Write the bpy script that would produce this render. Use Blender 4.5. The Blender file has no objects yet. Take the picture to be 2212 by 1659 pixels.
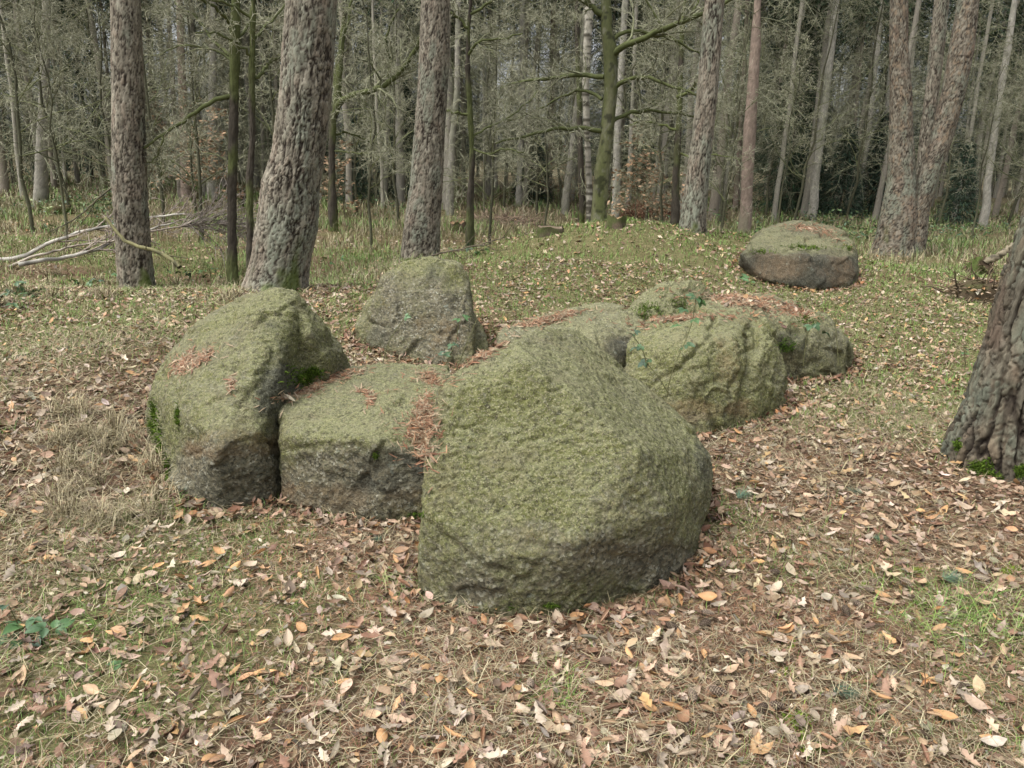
import bpy, bmesh, math, random
import numpy as np
from mathutils import Vector, Matrix
from mathutils.bvhtree import BVHTree

R = math.radians
rng = np.random.default_rng(7)
random.seed(7)
sc = bpy.context.scene
COL = sc.collection

# ------------------------------------------------------------------ camera, world, sun
EYE = np.array([0.0, 0.0, 1.6])
PITCH, ROLL = R(16.3), R(1.7)
FPX = 1663.0                      # focal length in units of a 2212 px wide picture
cam = bpy.data.cameras.new('camera')
camo = bpy.data.objects.new('camera', cam)
COL.objects.link(camo)
camo.location = EYE
RM = Matrix.Rotation(R(90) - PITCH, 3, 'X') @ Matrix.Rotation(ROLL, 3, 'Z')
camo.rotation_euler = RM.to_euler()
cam.sensor_width = 36.0
cam.lens = 36.0 * FPX / 2212.0
cam.clip_start = 0.05
cam.clip_end = 1000.0
sc.camera = camo

w = bpy.data.worlds.new('World')
sc.world = w
w.use_nodes = True
wn = w.node_tree
bg = wn.nodes['Background']
sky = wn.nodes.new('ShaderNodeTexSky')
sky.sky_type = 'NISHITA'
sky.sun_disc = False
sky.sun_elevation = R(60)
sky.sun_rotation = R(240)
sky.air_density = 1.0
sky.dust_density = 6.0
sky.ozone_density = 1.0
hs = wn.nodes.new('ShaderNodeHueSaturation')
hs.inputs['Saturation'].default_value = 0.26      # cloud cover takes the blue out of the sky
wn.links.new(sky.outputs[0], hs.inputs['Color'])
wn.links.new(hs.outputs[0], bg.inputs['Color'])
bg.inputs['Strength'].default_value = 0.15

sl = bpy.data.lights.new('sun', 'SUN')
sl.energy = 0.85
sl.angle = R(45)
sl.color = (1.0, 0.99, 0.96)
so = bpy.data.objects.new('sun', sl)
COL.objects.link(so)
el, rot = R(60), R(240)
sdir = Vector((math.sin(rot) * math.cos(el), math.cos(rot) * math.cos(el), math.sin(el)))
so.rotation_euler = sdir.to_track_quat('Z', 'Y').to_euler()
so.location = (0, 0, 30)
sc.view_settings.view_transform = 'Standard'
sc.view_settings.look = 'None'
sc.view_settings.exposure = 1.04
sc.view_settings.gamma = 1.0
sc.render.engine = 'CYCLES'
sc.cycles.max_bounces = 5
sc.cycles.diffuse_bounces = 3

# ------------------------------------------------------------------ projection helpers
RN = np.array(RM)
Z_AX = -RN[:, 2]                  # view direction


def ray(u, v):
    d = RN @ np.array([(u - 1106.0) / FPX, (829.5 - v) / FPX, -1.0])
    return d


def at(u, v, y):
    """world point on the sight line of picture point u,v at distance y along the ground"""
    d = ray(u, v)
    return EYE + d * (y / d[1])


def pxsize(y, v=829.5):
    """metres per picture unit at distance y"""
    p = at(1106, v, y)
    return float(np.dot(p - EYE, Z_AX)) / FPX


def project(P):
    q = (P - EYE) @ RN
    return 1106.0 - q[:, 0] / q[:, 2] * FPX, 829.5 + q[:, 1] / q[:, 2] * FPX


# ------------------------------------------------------------------ numpy noise
def _h(ix, iy, iz, s):
    n = (ix.astype(np.int64) * 73856093) ^ (iy.astype(np.int64) * 19349663) ^ (iz.astype(np.int64) * 83492791) ^ (s * 2654435761)
    n &= 0xffffffff
    n = ((n >> 16) ^ n) * 0x45d9f3b & 0xffffffff
    n = ((n >> 16) ^ n) * 0x45d9f3b & 0xffffffff
    n = (n >> 16) ^ n
    return (n & 0xffffff) / float(0x1000000)


def vnoise(P, s=0):
    P = np.asarray(P, float)
    i = np.floor(P).astype(np.int64)
    f = P - i
    f = f * f * (3 - 2 * f)
    x, y, z = i.T
    fx, fy, fz = f.T
    r = 0
    for dx in (0, 1):
        wx = fx if dx else 1 - fx
        for dy in (0, 1):
            wy = fy if dy else 1 - fy
            for dz in (0, 1):
                r = r + _h(x + dx, y + dy, z + dz, s) * wx * wy * (fz if dz else 1 - fz)
    return r * 2 - 1


def fbm(P, octv=4, s=0, gain=0.5):
    P = np.asarray(P, float)
    a, t, r = 1.0, 0.0, 0
    for k in range(octv):
        r = r + a * vnoise(P * (2.03 ** k) + 17.3 * k, s + k)
        t += a
        a *= gain
    return r / t * 1.3


def worley(P, s=0):
    i = np.floor(P).astype(np.int64)
    F1 = np.full(len(P), 9.0)
    F2 = F1.copy()
    ID = np.zeros(len(P))
    for dx in (-1, 0, 1):
        for dy in (-1, 0, 1):
            for dz in (-1, 0, 1):
                c = i + (dx, dy, dz)
                cx, cy, cz = c.T
                q = np.stack([cx + _h(cx, cy, cz, s), cy + _h(cx, cy, cz, s + 1), cz + _h(cx, cy, cz, s + 2)], 1)
                d = np.sqrt(((q - P) ** 2).sum(1))
                m = d < F1
                F2 = np.where(m, F1, np.minimum(F2, d))
                ID = np.where(m, _h(cx, cy, cz, s + 5), ID)
                F1 = np.where(m, d, F1)
    return F1, F2, ID


def facets(P, s=0):
    """tilted planes, one per cell: broken faces with creases between them"""
    i = np.floor(P).astype(np.int64)
    F1 = np.full(len(P), 9.0)
    F2 = F1.copy()
    out = np.zeros(len(P))
    for dx in (-1, 0, 1):
        for dy in (-1, 0, 1):
            for dz in (-1, 0, 1):
                c = i + (dx, dy, dz)
                cx, cy, cz = c.T
                v = np.stack([P[:, k] - c[:, k] - _h(cx, cy, cz, s + k) for k in range(3)], 1)
                d = np.sqrt((v ** 2).sum(1))
                t = sum(v[:, k] * (_h(cx, cy, cz, s + 11 + k) * 2 - 1) for k in range(3)) + (_h(cx, cy, cz, s + 20) - .5) * .6
                m = d < F1
                F2 = np.where(m, F1, np.minimum(F2, d))
                out = np.where(m, t, out)
                F1 = np.where(m, d, F1)
    return out * sstep(0.0, 0.10, F2 - F1)


def sstep(a, b, x):
    t = np.clip((x - a) / (b - a), 0, 1)
    return t * t * (3 - 2 * t)


def n2(x, y, sc_, s=0, o=3):
    return fbm(np.stack([x * sc_, y * sc_, np.zeros_like(x) + 0.37], 1), o, s)


# ------------------------------------------------------------------ mesh helpers
def mesh_np(name, V, F, C=None, smooth=True):
    """V (n,3); F list of int arrays (m,3) or (m,4)"""
    if not isinstance(F, (list, tuple)):
        F = [F]
    F = [f for f in F if len(f)]
    me = bpy.data.meshes.new(name)
    V = np.ascontiguousarray(V, dtype=np.float32)
    me.vertices.add(len(V))
    me.vertices.foreach_set('co', V.ravel())
    li = np.concatenate([f.ravel() for f in F]).astype(np.int32)
    tot = np.concatenate([np.full(len(f), f.shape[1], np.int32) for f in F])
    st = np.concatenate([[0], np.cumsum(tot)[:-1]]).astype(np.int32)
    me.loops.add(len(li))
    me.loops.foreach_set('vertex_index', li)
    me.polygons.add(len(tot))
    me.polygons.foreach_set('loop_start', st)
    me.polygons.foreach_set('loop_total', tot)
    if smooth:
        me.polygons.foreach_set('use_smooth', np.ones(len(tot), bool))
    me.update(calc_edges=True)
    if C is not None:
        a = me.color_attributes.new('Col', 'FLOAT_COLOR', 'POINT')
        c4 = np.ones((len(V), 4), np.float32)
        c4[:, :3] = np.clip(C, 0, 1)
        a.data.foreach_set('color', c4.ravel())
    return me


def link(name, me, mat=None, parent=None):
    o = bpy.data.objects.new(name, me)
    COL.objects.link(o)
    if mat is not None and not me.materials:
        me.materials.append(mat)
    if parent is not None:
        o.parent = parent
    return o


def tag(o, label=None, cat=None, group=None, kind=None):
    if label: o['label'] = label
    if cat: o['category'] = cat
    if group: o['group'] = group
    if kind: o['kind'] = kind
    return o


def empty(name, loc, rz=0.0):
    o = bpy.data.objects.new(name, None)
    o.empty_display_size = 0.1
    COL.objects.link(o)
    o.location = loc
    o.rotation_euler = (0, 0, rz)
    return o


def copy_thing(root, loc, rz=0.0, s=1.0):
    r = root.copy()
    COL.objects.link(r)
    r.location = loc
    r.rotation_euler = (0, 0, rz)
    r.scale = (s, s, s)
    for ch in list(root.children):
        c = ch.copy()
        COL.objects.link(c)
        c.parent = r
        for g in ch.children:
            d = g.copy()
            COL.objects.link(d)
            d.parent = c
    return r


class Soup:
    """collects vertex / face / colour arrays into one mesh"""
    def __init__(s):
        s.V, s.T, s.Q, s.C, s.n = [], [], [], [], 0

    def add(s, V, F, C):
        V = np.asarray(V, float)
        F = np.asarray(F)
        if F.shape[1] == 3: s.T.append(F + s.n)
        else: s.Q.append(F + s.n)
        s.V.append(V)
        C = np.asarray(C, float)
        if C.ndim == 1: C = np.tile(C, (len(V), 1))
        s.C.append(C)
        s.n += len(V)

    def mesh(s, name, origin=None, smooth=True):
        V = np.concatenate(s.V)
        if origin is not None: V = V - np.asarray(origin)
        F = []
        if s.T: F.append(np.concatenate(s.T))
        if s.Q: F.append(np.concatenate(s.Q))
        return mesh_np(name, V, F, np.concatenate(s.C), smooth)


def norm(v):
    return v / (np.linalg.norm(v, axis=-1, keepdims=True) + 1e-9)


def tubes(P, Rr, sides=3):
    """P (N,K,3), Rr (N,K) -> verts, quads"""
    N, K, _ = P.shape
    T = np.empty_like(P)
    T[:, 1:-1] = P[:, 2:] - P[:, :-2]
    T[:, 0] = P[:, 1] - P[:, 0]
    T[:, -1] = P[:, -1] - P[:, -2]
    T = norm(T)
    m = norm(T.mean(1))
    ref = np.where(np.abs(m[:, 2:3]) < 0.8, np.array([[0, 0, 1.0]]), np.array([[1.0, 0, 0]]))[:, None, :]
    A = norm(np.cross(T, ref))
    B = np.cross(T, A)
    an = np.arange(sides) / sides * 2 * math.pi
    V = P[:, :, None, :] + Rr[:, :, None, None] * (A[:, :, None, :] * np.cos(an)[None, None, :, None] + B[:, :, None, :] * np.sin(an)[None, None, :, None])
    idx = np.arange(N * K * sides).reshape(N, K, sides)
    a = idx[:, :-1]
    b = idx[:, 1:]
    Q = np.stack([a, np.roll(a, -1, 2), np.roll(b, -1, 2), b], -1).reshape(-1, 4)
    return V.reshape(-1, 3), Q


def resample(P, K, rads=None):
    P = np.asarray(P, float)
    d = np.concatenate([[0], np.cumsum(np.linalg.norm(np.diff(P, axis=0), axis=1))])
    d /= d[-1]
    t = np.linspace(0, 1, K)
    # catmull-rom style smoothing through linear interpolation and averaging
    Q = np.stack([np.interp(t, d, P[:, k]) for k in range(3)], 1)
    for _ in range(2):
        Q[1:-1] = (Q[:-2] + 2 * Q[1:-1] + Q[2:]) / 4
    if rads is None: return Q
    return Q, np.interp(t, d, rads)


def sprout(P, Rr, n, lo, hi, K, spread, curl, up, rmul, rmin, tmin=0.15, r=rng, absl=False):
    """n children on every parent branch"""
    N, KP, _ = P.shape
    idx = np.repeat(np.arange(N), n)
    M = len(idx)
    t = r.uniform(tmin, 1.0, M) * (KP - 1)
    i0 = np.minimum(t.astype(int), KP - 2)
    f = (t - i0)[:, None]
    p = P[idx, i0] * (1 - f) + P[idx, i0 + 1] * f
    pr = Rr[idx, i0] * (1 - f[:, 0]) + Rr[idx, i0 + 1] * f[:, 0]
    tan = norm(P[idx, i0 + 1] - P[idx, i0])
    plen = np.linalg.norm(np.diff(P, axis=1), axis=2).sum(1)[idx]
    L = r.uniform(lo, hi, M) * (1.0 if absl else plen)
    if not absl:
        L = L * (1.15 - 0.6 * t / (KP - 1))
    perp = norm(np.cross(tan, norm(r.normal(size=(M, 3)))))
    sp = R(spread) * r.uniform(0.7, 1.3, M)[:, None]
    d = norm(tan * np.cos(sp) + perp * np.sin(sp) + np.array([0, 0, up]))
    out = np.empty((M, K, 3))
    out[:, 0] = p
    st = (L / (K - 1))[:, None]
    drift = r.normal(size=(M, 3)) * curl * 0.5
    for k in range(1, K):
        d = norm(d + r.normal(size=(M, 3)) * curl + drift + np.array([0, 0, up * 0.35]))
        out[:, k] = out[:, k - 1] + d * st
    r0 = np.maximum(pr * rmul, rmin)
    rad = r0[:, None] * np.linspace(1, 0.35, K)[None]
    rad = np.maximum(rad, rmin * 0.6)
    return out, rad


# ------------------------------------------------------------------ materials
def new_mat(name):
    m = bpy.data.materials.new(name)
    m.use_nodes = True
    return m, m.node_tree, m.node_tree.nodes['Principled BSDF']


def N_(nt, t, **kw):
    n = nt.nodes.new(t)
    for k, v in kw.items():
        if k in n.inputs: n.inputs[k].default_value = v
        else: setattr(n, k, v)
    return n


def vcol_mat(name, rough=0.85, scale=40.0, amt=0.35, bump=0.3, bdist=0.004, objvar=0.0, spec=0.25, stretch=(1, 1, 1), trans=0.0):
    m, nt, b = new_mat(name)
    L = nt.links
    at_ = N_(nt, 'ShaderNodeAttribute', attribute_name='Col')
    tc = N_(nt, 'ShaderNodeTexCoord')
    mp = N_(nt, 'ShaderNodeMapping')
    mp.inputs['Scale'].default_value = stretch
    L.new(tc.outputs['Object'], mp.inputs['Vector'])
    nz = N_(nt, 'ShaderNodeTexNoise', Scale=scale, Detail=5.0, Roughness=0.65)
    L.new(mp.outputs[0], nz.inputs['Vector'])
    mr = N_(nt, 'ShaderNodeMapRange')
    mr.inputs['From Min'].default_value = 0.25
    mr.inputs['From Max'].default_value = 0.75
    mr.inputs['To Min'].default_value = 1 - amt
    mr.inputs['To Max'].default_value = 1 + amt
    L.new(nz.outputs['Fac'], mr.inputs['Value'])
    hv = N_(nt, 'ShaderNodeHueSaturation')
    L.new(at_.outputs['Color'], hv.inputs['Color'])
    L.new(mr.outputs[0], hv.inputs['Value'])
    if objvar:
        oi = N_(nt, 'ShaderNodeObjectInfo')
        m2 = N_(nt, 'ShaderNodeMapRange')
        m2.inputs['To Min'].default_value = 1 - objvar
        m2.inputs['To Max'].default_value = 1 + objvar
        L.new(oi.outputs['Random'], m2.inputs['Value'])
        mu = N_(nt, 'ShaderNodeMath', operation='MULTIPLY')
        L.new(mr.outputs[0], mu.inputs[0])
        L.new(m2.outputs[0], mu.inputs[1])
        L.new(mu.outputs[0], hv.inputs['Value'])
    L.new(hv.outputs[0], b.inputs['Base Color'])
    b.inputs['Roughness'].default_value = rough
    b.inputs['Specular IOR Level'].default_value = spec
    if bump:
        bp = N_(nt, 'ShaderNodeBump', Strength=bump, Distance=bdist)
        L.new(nz.outputs['Fac'], bp.inputs['Height'])
        L.new(bp.outputs[0], b.inputs['Normal'])
    if trans:
        tr = N_(nt, 'ShaderNodeBsdfTranslucent')
        L.new(hv.outputs[0], tr.inputs['Color'])
        mx = N_(nt, 'ShaderNodeMixShader', Fac=trans)
        L.new(b.outputs[0], mx.inputs[1])
        L.new(tr.outputs[0], mx.inputs[2])
        L.new(mx.outputs[0], nt.nodes['Material Output'].inputs['Surface'])
    return m


M_BARK = vcol_mat('bark', 0.9, 58, 0.30, 0.9, 0.008, spec=0.15, stretch=(1, 1, 0.4))
M_DEEPBARK = vcol_mat('furrowed_bark', 0.9, 42, 0.42, 1.0, 0.014, spec=0.12, stretch=(1, 1, 0.28))
M_SMOOTHBARK = vcol_mat('smooth_bark', 0.75, 25, 0.3, 0.35, 0.004, stretch=(1, 1, 0.5))
M_TWIG = vcol_mat('twig_bark', 0.85, 12, 0.4, 0, spec=0.2, objvar=0.18)
M_LEAF = vcol_mat('dry_leaf', 0.6, 70, 0.28, 0.35, 0.002, spec=0.35)
M_LEAFI = vcol_mat('dry_leaf_large', 0.55, 80, 0.22, 0.35, 0.002, objvar=0.22, spec=0.35)
M_BLADE = vcol_mat('grass_blade', 0.65, 15, 0.25, 0, spec=0.3)
M_GREENLEAF = vcol_mat('bramble_leaf', 0.45, 60, 0.2, 0.3, 0.002, spec=0.5)
M_CONE = vcol_mat('cone_scale', 0.8, 90, 0.3, 0.3, 0.002)
M_FOLIAGE = vcol_mat('needle_foliage', 0.7, 6, 0.4, 0, spec=0.2, objvar=0.25)
M_MOSS = vcol_mat('moss_tuft', 0.9, 120, 0.35, 0.4, 0.003, spec=0.1)


def ground_material():
    m, nt, b = new_mat('forest_floor')
    L = nt.links
    at_ = N_(nt, 'ShaderNodeAttribute', attribute_name='Col')
    tc = N_(nt, 'ShaderNodeTexCoord')
    vo = N_(nt, 'ShaderNodeTexVoronoi', Scale=38.0, Randomness=1.0)
    nz0 = N_(nt, 'ShaderNodeTexNoise', Scale=14.0, Detail=4.0)
    mx0 = N_(nt, 'ShaderNodeMix', data_type='VECTOR')
    mx0.inputs[0].default_value = 0.06
    L.new(tc.outputs['Object'], nz0.inputs['Vector'])
    L.new(tc.outputs['Object'], mx0.inputs[4])
    L.new(nz0.outputs['Color'], mx0.inputs[5])
    L.new(mx0.outputs[1], vo.inputs['Vector'])
    nz = N_(nt, 'ShaderNodeTexNoise', Scale=95.0, Detail=6.0, Roughness=0.7)
    L.new(tc.outputs['Object'], nz.inputs['Vector'])
    cr = N_(nt, 'ShaderNodeValToRGB')
    e = cr.color_ramp.elements
    e[0].position, e[0].color = 0.0, (0.055, 0.032, 0.020, 1)
    e[1].position, e[1].color = 1.0, (0.30, 0.21, 0.14, 1)
    for p, c in ((0.3, (0.13, 0.072, 0.045, 1)), (0.55, (0.17, 0.125, 0.075, 1)), (0.75, (0.13, 0.125, 0.055, 1))):
        x = e.new(p)
        x.color = c
    sep = N_(nt, 'ShaderNodeSeparateColor')
    L.new(vo.outputs['Color'], sep.inputs[0])
    L.new(sep.outputs[0], cr.inputs[0])
    mx = N_(nt, 'ShaderNodeMix', data_type='RGBA', blend_type='MIX')
    mx.inputs[0].default_value = 0.55
    L.new(cr.outputs[0], mx.inputs[6])
    L.new(at_.outputs['Color'], mx.inputs[7])
    mr = N_(nt, 'ShaderNodeMapRange')
    mr.inputs['From Min'].default_value = 0.3
    mr.inputs['From Max'].default_value = 0.7
    mr.inputs['To Min'].default_value = 0.45
    mr.inputs['To Max'].default_value = 1.35
    L.new(nz.outputs['Fac'], mr.inputs['Value'])
    hv = N_(nt, 'ShaderNodeHueSaturation')
    L.new(mx.outputs[2], hv.inputs['Color'])
    L.new(mr.outputs[0], hv.inputs['Value'])
    L.new(hv.outputs[0], b.inputs['Base Color'])
    b.inputs['Roughness'].default_value = 0.95
    b.inputs['Specular IOR Level'].default_value = 0.1
    bp = N_(nt, 'ShaderNodeBump', Strength=0.8, Distance=0.012)
    ad = N_(nt, 'ShaderNodeMath', operation='ADD')
    L.new(nz.outputs['Fac'], ad.inputs[0])
    L.new(vo.outputs['Distance'], ad.inputs[1])
    L.new(ad.outputs[0], bp.inputs['Height'])
    L.new(bp.outputs[0], b.inputs['Normal'])
    return m


def rock_material(name, pale=1.0, algae=(0.082, 0.092, 0.022), algae2=(0.165, 0.172, 0.060)):
    """Col: r = algae cover, g = black crust and painted face shade, b = rusty bare rock"""
    m, nt, b = new_mat(name)
    L = nt.links
    at_ = N_(nt, 'ShaderNodeAttribute', attribute_name='Col')
    sp = N_(nt, 'ShaderNodeSeparateColor')
    L.new(at_.outputs['Color'], sp.inputs[0])
    tc = N_(nt, 'ShaderNodeTexCoord')

    def noise(s, d=5.0, r=0.6, st=None):
        n = N_(nt, 'ShaderNodeTexNoise', Scale=s, Detail=d, Roughness=r)
        if st:
            mp = N_(nt, 'ShaderNodeMapping')
            mp.inputs['Scale'].default_value = st
            L.new(tc.outputs['Object'], mp.inputs[0])
            L.new(mp.outputs[0], n.inputs['Vector'])
        else:
            L.new(tc.outputs['Object'], n.inputs['Vector'])
        return n

    def ramp(src, stops):
        c = N_(nt, 'ShaderNodeValToRGB')
        e = c.color_ramp.elements
        e[0].position, e[0].color = stops[0][0], (*stops[0][1], 1)
        e[1].position, e[1].color = stops[-1][0], (*stops[-1][1], 1)
        for p, col in stops[1:-1]:
            e.new(p).color = (*col, 1)
        L.new(src, c.inputs[0])
        return c.outputs[0]

    def mix(f, a, bb, mode='MIX'):
        x = N_(nt, 'ShaderNodeMix', data_type='RGBA', blend_type=mode)
        if isinstance(f, float): x.inputs[0].default_value = f
        else: L.new(f, x.inputs[0])
        for s, k in ((a, 6), (bb, 7)):
            if isinstance(s, tuple): x.inputs[k].default_value = (*s, 1)
            else: L.new(s, x.inputs[k])
        return x.outputs[2]

    def rng_(src, a, b_, c, d):
        r_ = N_(nt, 'ShaderNodeMapRange')
        for k, v in zip(('From Min', 'From Max', 'To Min', 'To Max'), (a, b_, c, d)):
            r_.inputs[k].default_value = v
        L.new(src, r_.inputs['Value'])
        return r_.outputs[0]

    def math_(op, a, b_):
        x = N_(nt, 'ShaderNodeMath', operation=op, use_clamp=False)
        for s, k in ((a, 0), (b_, 1)):
            if isinstance(s, (int, float)): x.inputs[k].default_value = s
            else: L.new(s, x.inputs[k])
        return x.outputs[0]

    vo = N_(nt, 'ShaderNodeTexVoronoi', Scale=85.0)
    L.new(tc.outputs['Object'], vo.inputs['Vector'])
    sv = N_(nt, 'ShaderNodeSeparateColor')
    L.new(vo.outputs['Color'], sv.inputs[0])
    fine = noise(95.0, 4.0, 0.72)
    spk = noise(48.0, 4.0, 0.7)
    med = noise(28.0, 6.0, 0.65)
    big = noise(5.0, 5.0, 0.6)
    k = pale
    gran = ramp(sv.outputs[0], [(0.0, (0.045 * k, 0.043 * k, 0.030 * k)), (0.3, (0.10 * k, 0.092 * k, 0.062 * k)),
                                (0.6, (0.16 * k, 0.14 * k, 0.088 * k)), (0.88, (0.20 * k, 0.185 * k, 0.13 * k)), (1.0, (0.33 * k, 0.32 * k, 0.25 * k))])
    gran = mix(rng_(big.outputs['Fac'], 0.35, 0.65, 0.0, 0.7), gran, mix(0.5, gran, (0.125, 0.118, 0.085)))
    alg = mix(rng_(med.outputs['Fac'], 0.35, 0.65, 0.0, 1.0), algae, algae2)
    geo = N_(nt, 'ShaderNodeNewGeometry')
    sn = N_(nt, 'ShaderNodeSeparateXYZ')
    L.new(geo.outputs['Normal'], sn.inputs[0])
    # up-facing rock painted paler, light from above put into the colour
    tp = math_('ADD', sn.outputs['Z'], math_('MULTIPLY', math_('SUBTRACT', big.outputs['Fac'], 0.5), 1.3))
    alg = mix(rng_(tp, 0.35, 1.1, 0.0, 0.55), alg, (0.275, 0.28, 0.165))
    alg = mix(rng_(fine.outputs['Fac'], 0.53, 0.62, 0.0, 0.6), alg, (0.37, 0.335, 0.20))
    alg = mix(rng_(spk.outputs['Fac'], 0.36, 0.47, 0.9, 0.0), alg, (0.052, 0.050, 0.024))
    vg = N_(nt, 'ShaderNodeTexVoronoi', Scale=210.0)
    L.new(tc.outputs['Object'], vg.inputs['Vector'])
    sg = N_(nt, 'ShaderNodeSeparateColor')
    L.new(vg.outputs['Color'], sg.inputs[0])
    alg = mix(rng_(sg.outputs[1], 0.82, 0.9, 0.0, 0.5), alg, (0.34, 0.32, 0.21))
    alg = mix(rng_(sg.outputs[2], 0.80, 0.9, 0.0, 0.6), alg, (0.048, 0.045, 0.028))
    alg = mix(rng_(big.outputs['Fac'], 0.52, 0.7, 0.0, 0.5), alg, mix(rng_(spk.outputs['Fac'], 0.4, 0.6, 0, 1), (0.09, 0.078, 0.04), (0.22, 0.185, 0.10)))
    fa = math_('ADD', sp.outputs[0], math_('MULTIPLY', math_('SUBTRACT', med.outputs['Fac'], 0.5), 2.0))
    fa = math_('ADD', fa, math_('MULTIPLY', math_('SUBTRACT', fine.outputs['Fac'], 0.5), 0.9))
    fa = rng_(fa, 0.0, 1.0, 0.0, 0.94)
    c = mix(fa, gran, alg)
    # rusty patches
    fr = math_('ADD', sp.outputs[2], math_('MULTIPLY', math_('SUBTRACT', med.outputs['Fac'], 0.5), 1.2))
    fr = rng_(fr, 0.25, 0.9, 0.0, 0.75)
    c = mix(fr, c, mix(rng_(fine.outputs['Fac'], 0.4, 0.6, 0, 1), (0.12, 0.072, 0.038), (0.27, 0.185, 0.105)))
    # black lichen crust, and the shade painted on turned-away faces
    fd = math_('ADD', sp.outputs[1], math_('MULTIPLY', math_('SUBTRACT', med.outputs['Fac'], 0.5), 1.7))
    fd = rng_(fd, 0.3, 0.9, 0.0, 0.85)
    c = mix(fd, c, mix(rng_(fine.outputs['Fac'], 0.45, 0.62, 0, 1), (0.034, 0.034, 0.026), (0.10, 0.10, 0.078)))
    # pale bluish lichen flecks
    lv = noise(16.0, 5.0, 0.75)
    fl = math_('MULTIPLY', rng_(lv.outputs['Fac'], 0.60, 0.72, 0.0, 0.55), rng_(sp.outputs[0], 0.2, 0.9, 1.0, 0.25))
    c = mix(fl, c, (0.29, 0.33, 0.27))
    L.new(c, b.inputs['Base Color'])
    b.inputs['Roughness'].default_value = 0.88
    b.inputs['Specular IOR Level'].default_value = 0.22
    n2_ = noise(62.0, 6.0, 0.75)
    h = math_('ADD', math_('MULTIPLY', n2_.outputs['Fac'], 0.8), math_('MULTIPLY', fine.outputs['Fac'], 0.35))
    h = math_('ADD', h, math_('MULTIPLY', vo.outputs['Distance'], 0.3))
    bp = N_(nt, 'ShaderNodeBump', Strength=1.0, Distance=0.017)
    L.new(h, bp.inputs['Height'])
    L.new(bp.outputs[0], b.inputs['Normal'])
    return m


# ------------------------------------------------------------------ the ground
RIDGE = np.array([(-9, 6.6, .22), (-6, 6.8, .30), (-3.6, 6.9, .33), (-2.2, 7.3, .30), (-0.6, 8.3, .30), (0.6, 9.8, .46), (1.6, 11.5, .80), (2.6, 12.0, .66), (3.6, 12.0, .48), (4.8, 11.2, .30), (6.2, 9.8, .15)])


def gh(x, y):
    x = np.asarray(x, float)
    y = np.asarray(y, float)
    best = np.zeros(x.shape)
    for a, b in zip(RIDGE[:-1], RIDGE[1:]):
        d = b[:2] - a[:2]
        t = np.clip(((x - a[0]) * d[0] + (y - a[1]) * d[1]) / (d @ d), 0, 1)
        dx, dy = x - a[0] - t * d[0], y - a[1] - t * d[1]
        hh = a[2] + (b[2] - a[2]) * t
        wd = np.where(dy > 0, 1.5, 2.4)
        best = np.maximum(best, hh * np.exp(-(dx * dx + dy * dy) / wd ** 2))
    best = best + 0.20 * np.exp(-((x + 2.7) ** 2 / 0.7 + (y - 4.6) ** 2 / 1.5))      # bank left of the stones
    best = best - 0.10 * np.exp(-((x - 0.1) ** 2 / 0.9 + (y - 4.9) ** 2 / 0.7))      # sunken chamber floor
    best = best + 0.13 * np.exp(-((x - 4.6) ** 2 / 1.2 + (y - 8.0) ** 2 / 1.6))
    best = best + 0.07 * np.exp(-((x - 2.75) ** 2 + (y - 4.0) ** 2) / 0.5)
    best = best - 0.22 * np.exp(-((x + 4.6) ** 2 / 9 + (y - 10.6) ** 2 / 5)) - 0.18 * np.exp(-((x - 0.2) ** 2 / 9 + (y - 16.0) ** 2 / 7))      # hollows behind the bank
    far = sstep(12, 26, y)
    p = np.stack([x.ravel() * .45, y.ravel() * .45, np.zeros(x.size) + .2], 1)
    lo = fbm(p, 3, 3).reshape(x.shape)
    return best + lo * (0.035 + 0.10 * far)


def axis(lo, hi, dlo, dhi, step, grow=1.13):
    a = list(np.arange(dlo, dhi + 1e-6, step))
    s, x = step, dhi
    while x < hi:
        s *= grow
        x += s
        a.append(x)
    s, x = step, dlo
    while x > lo:
        s *= grow
        x -= s
        a.insert(0, x)
    return np.array(a)


xs = axis(-260, 260, -5.5, 5.5, 0.07)
ys = axis(-60, 420, 0.9, 12.0, 0.07)
X, Y = np.meshgrid(xs, ys)
Zg = gh(X, Y)
P2 = np.stack([X.ravel() * 9, Y.ravel() * 9, np.zeros(X.size)], 1)
Zg = Zg + (fbm(P2, 3, 11) * 0.010).reshape(X.shape) * (np.abs(Y) < 14)
V = np.stack([X.ravel(), Y.ravel(), Zg.ravel()], 1)
I = np.arange(X.size).reshape(X.shape)
Q = np.stack([I[:-1, :-1], I[:-1, 1:], I[1:, 1:], I[1:, :-1]], -1).reshape(-1, 4)


V_GROUND, Q_GROUND = V, Q


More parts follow.
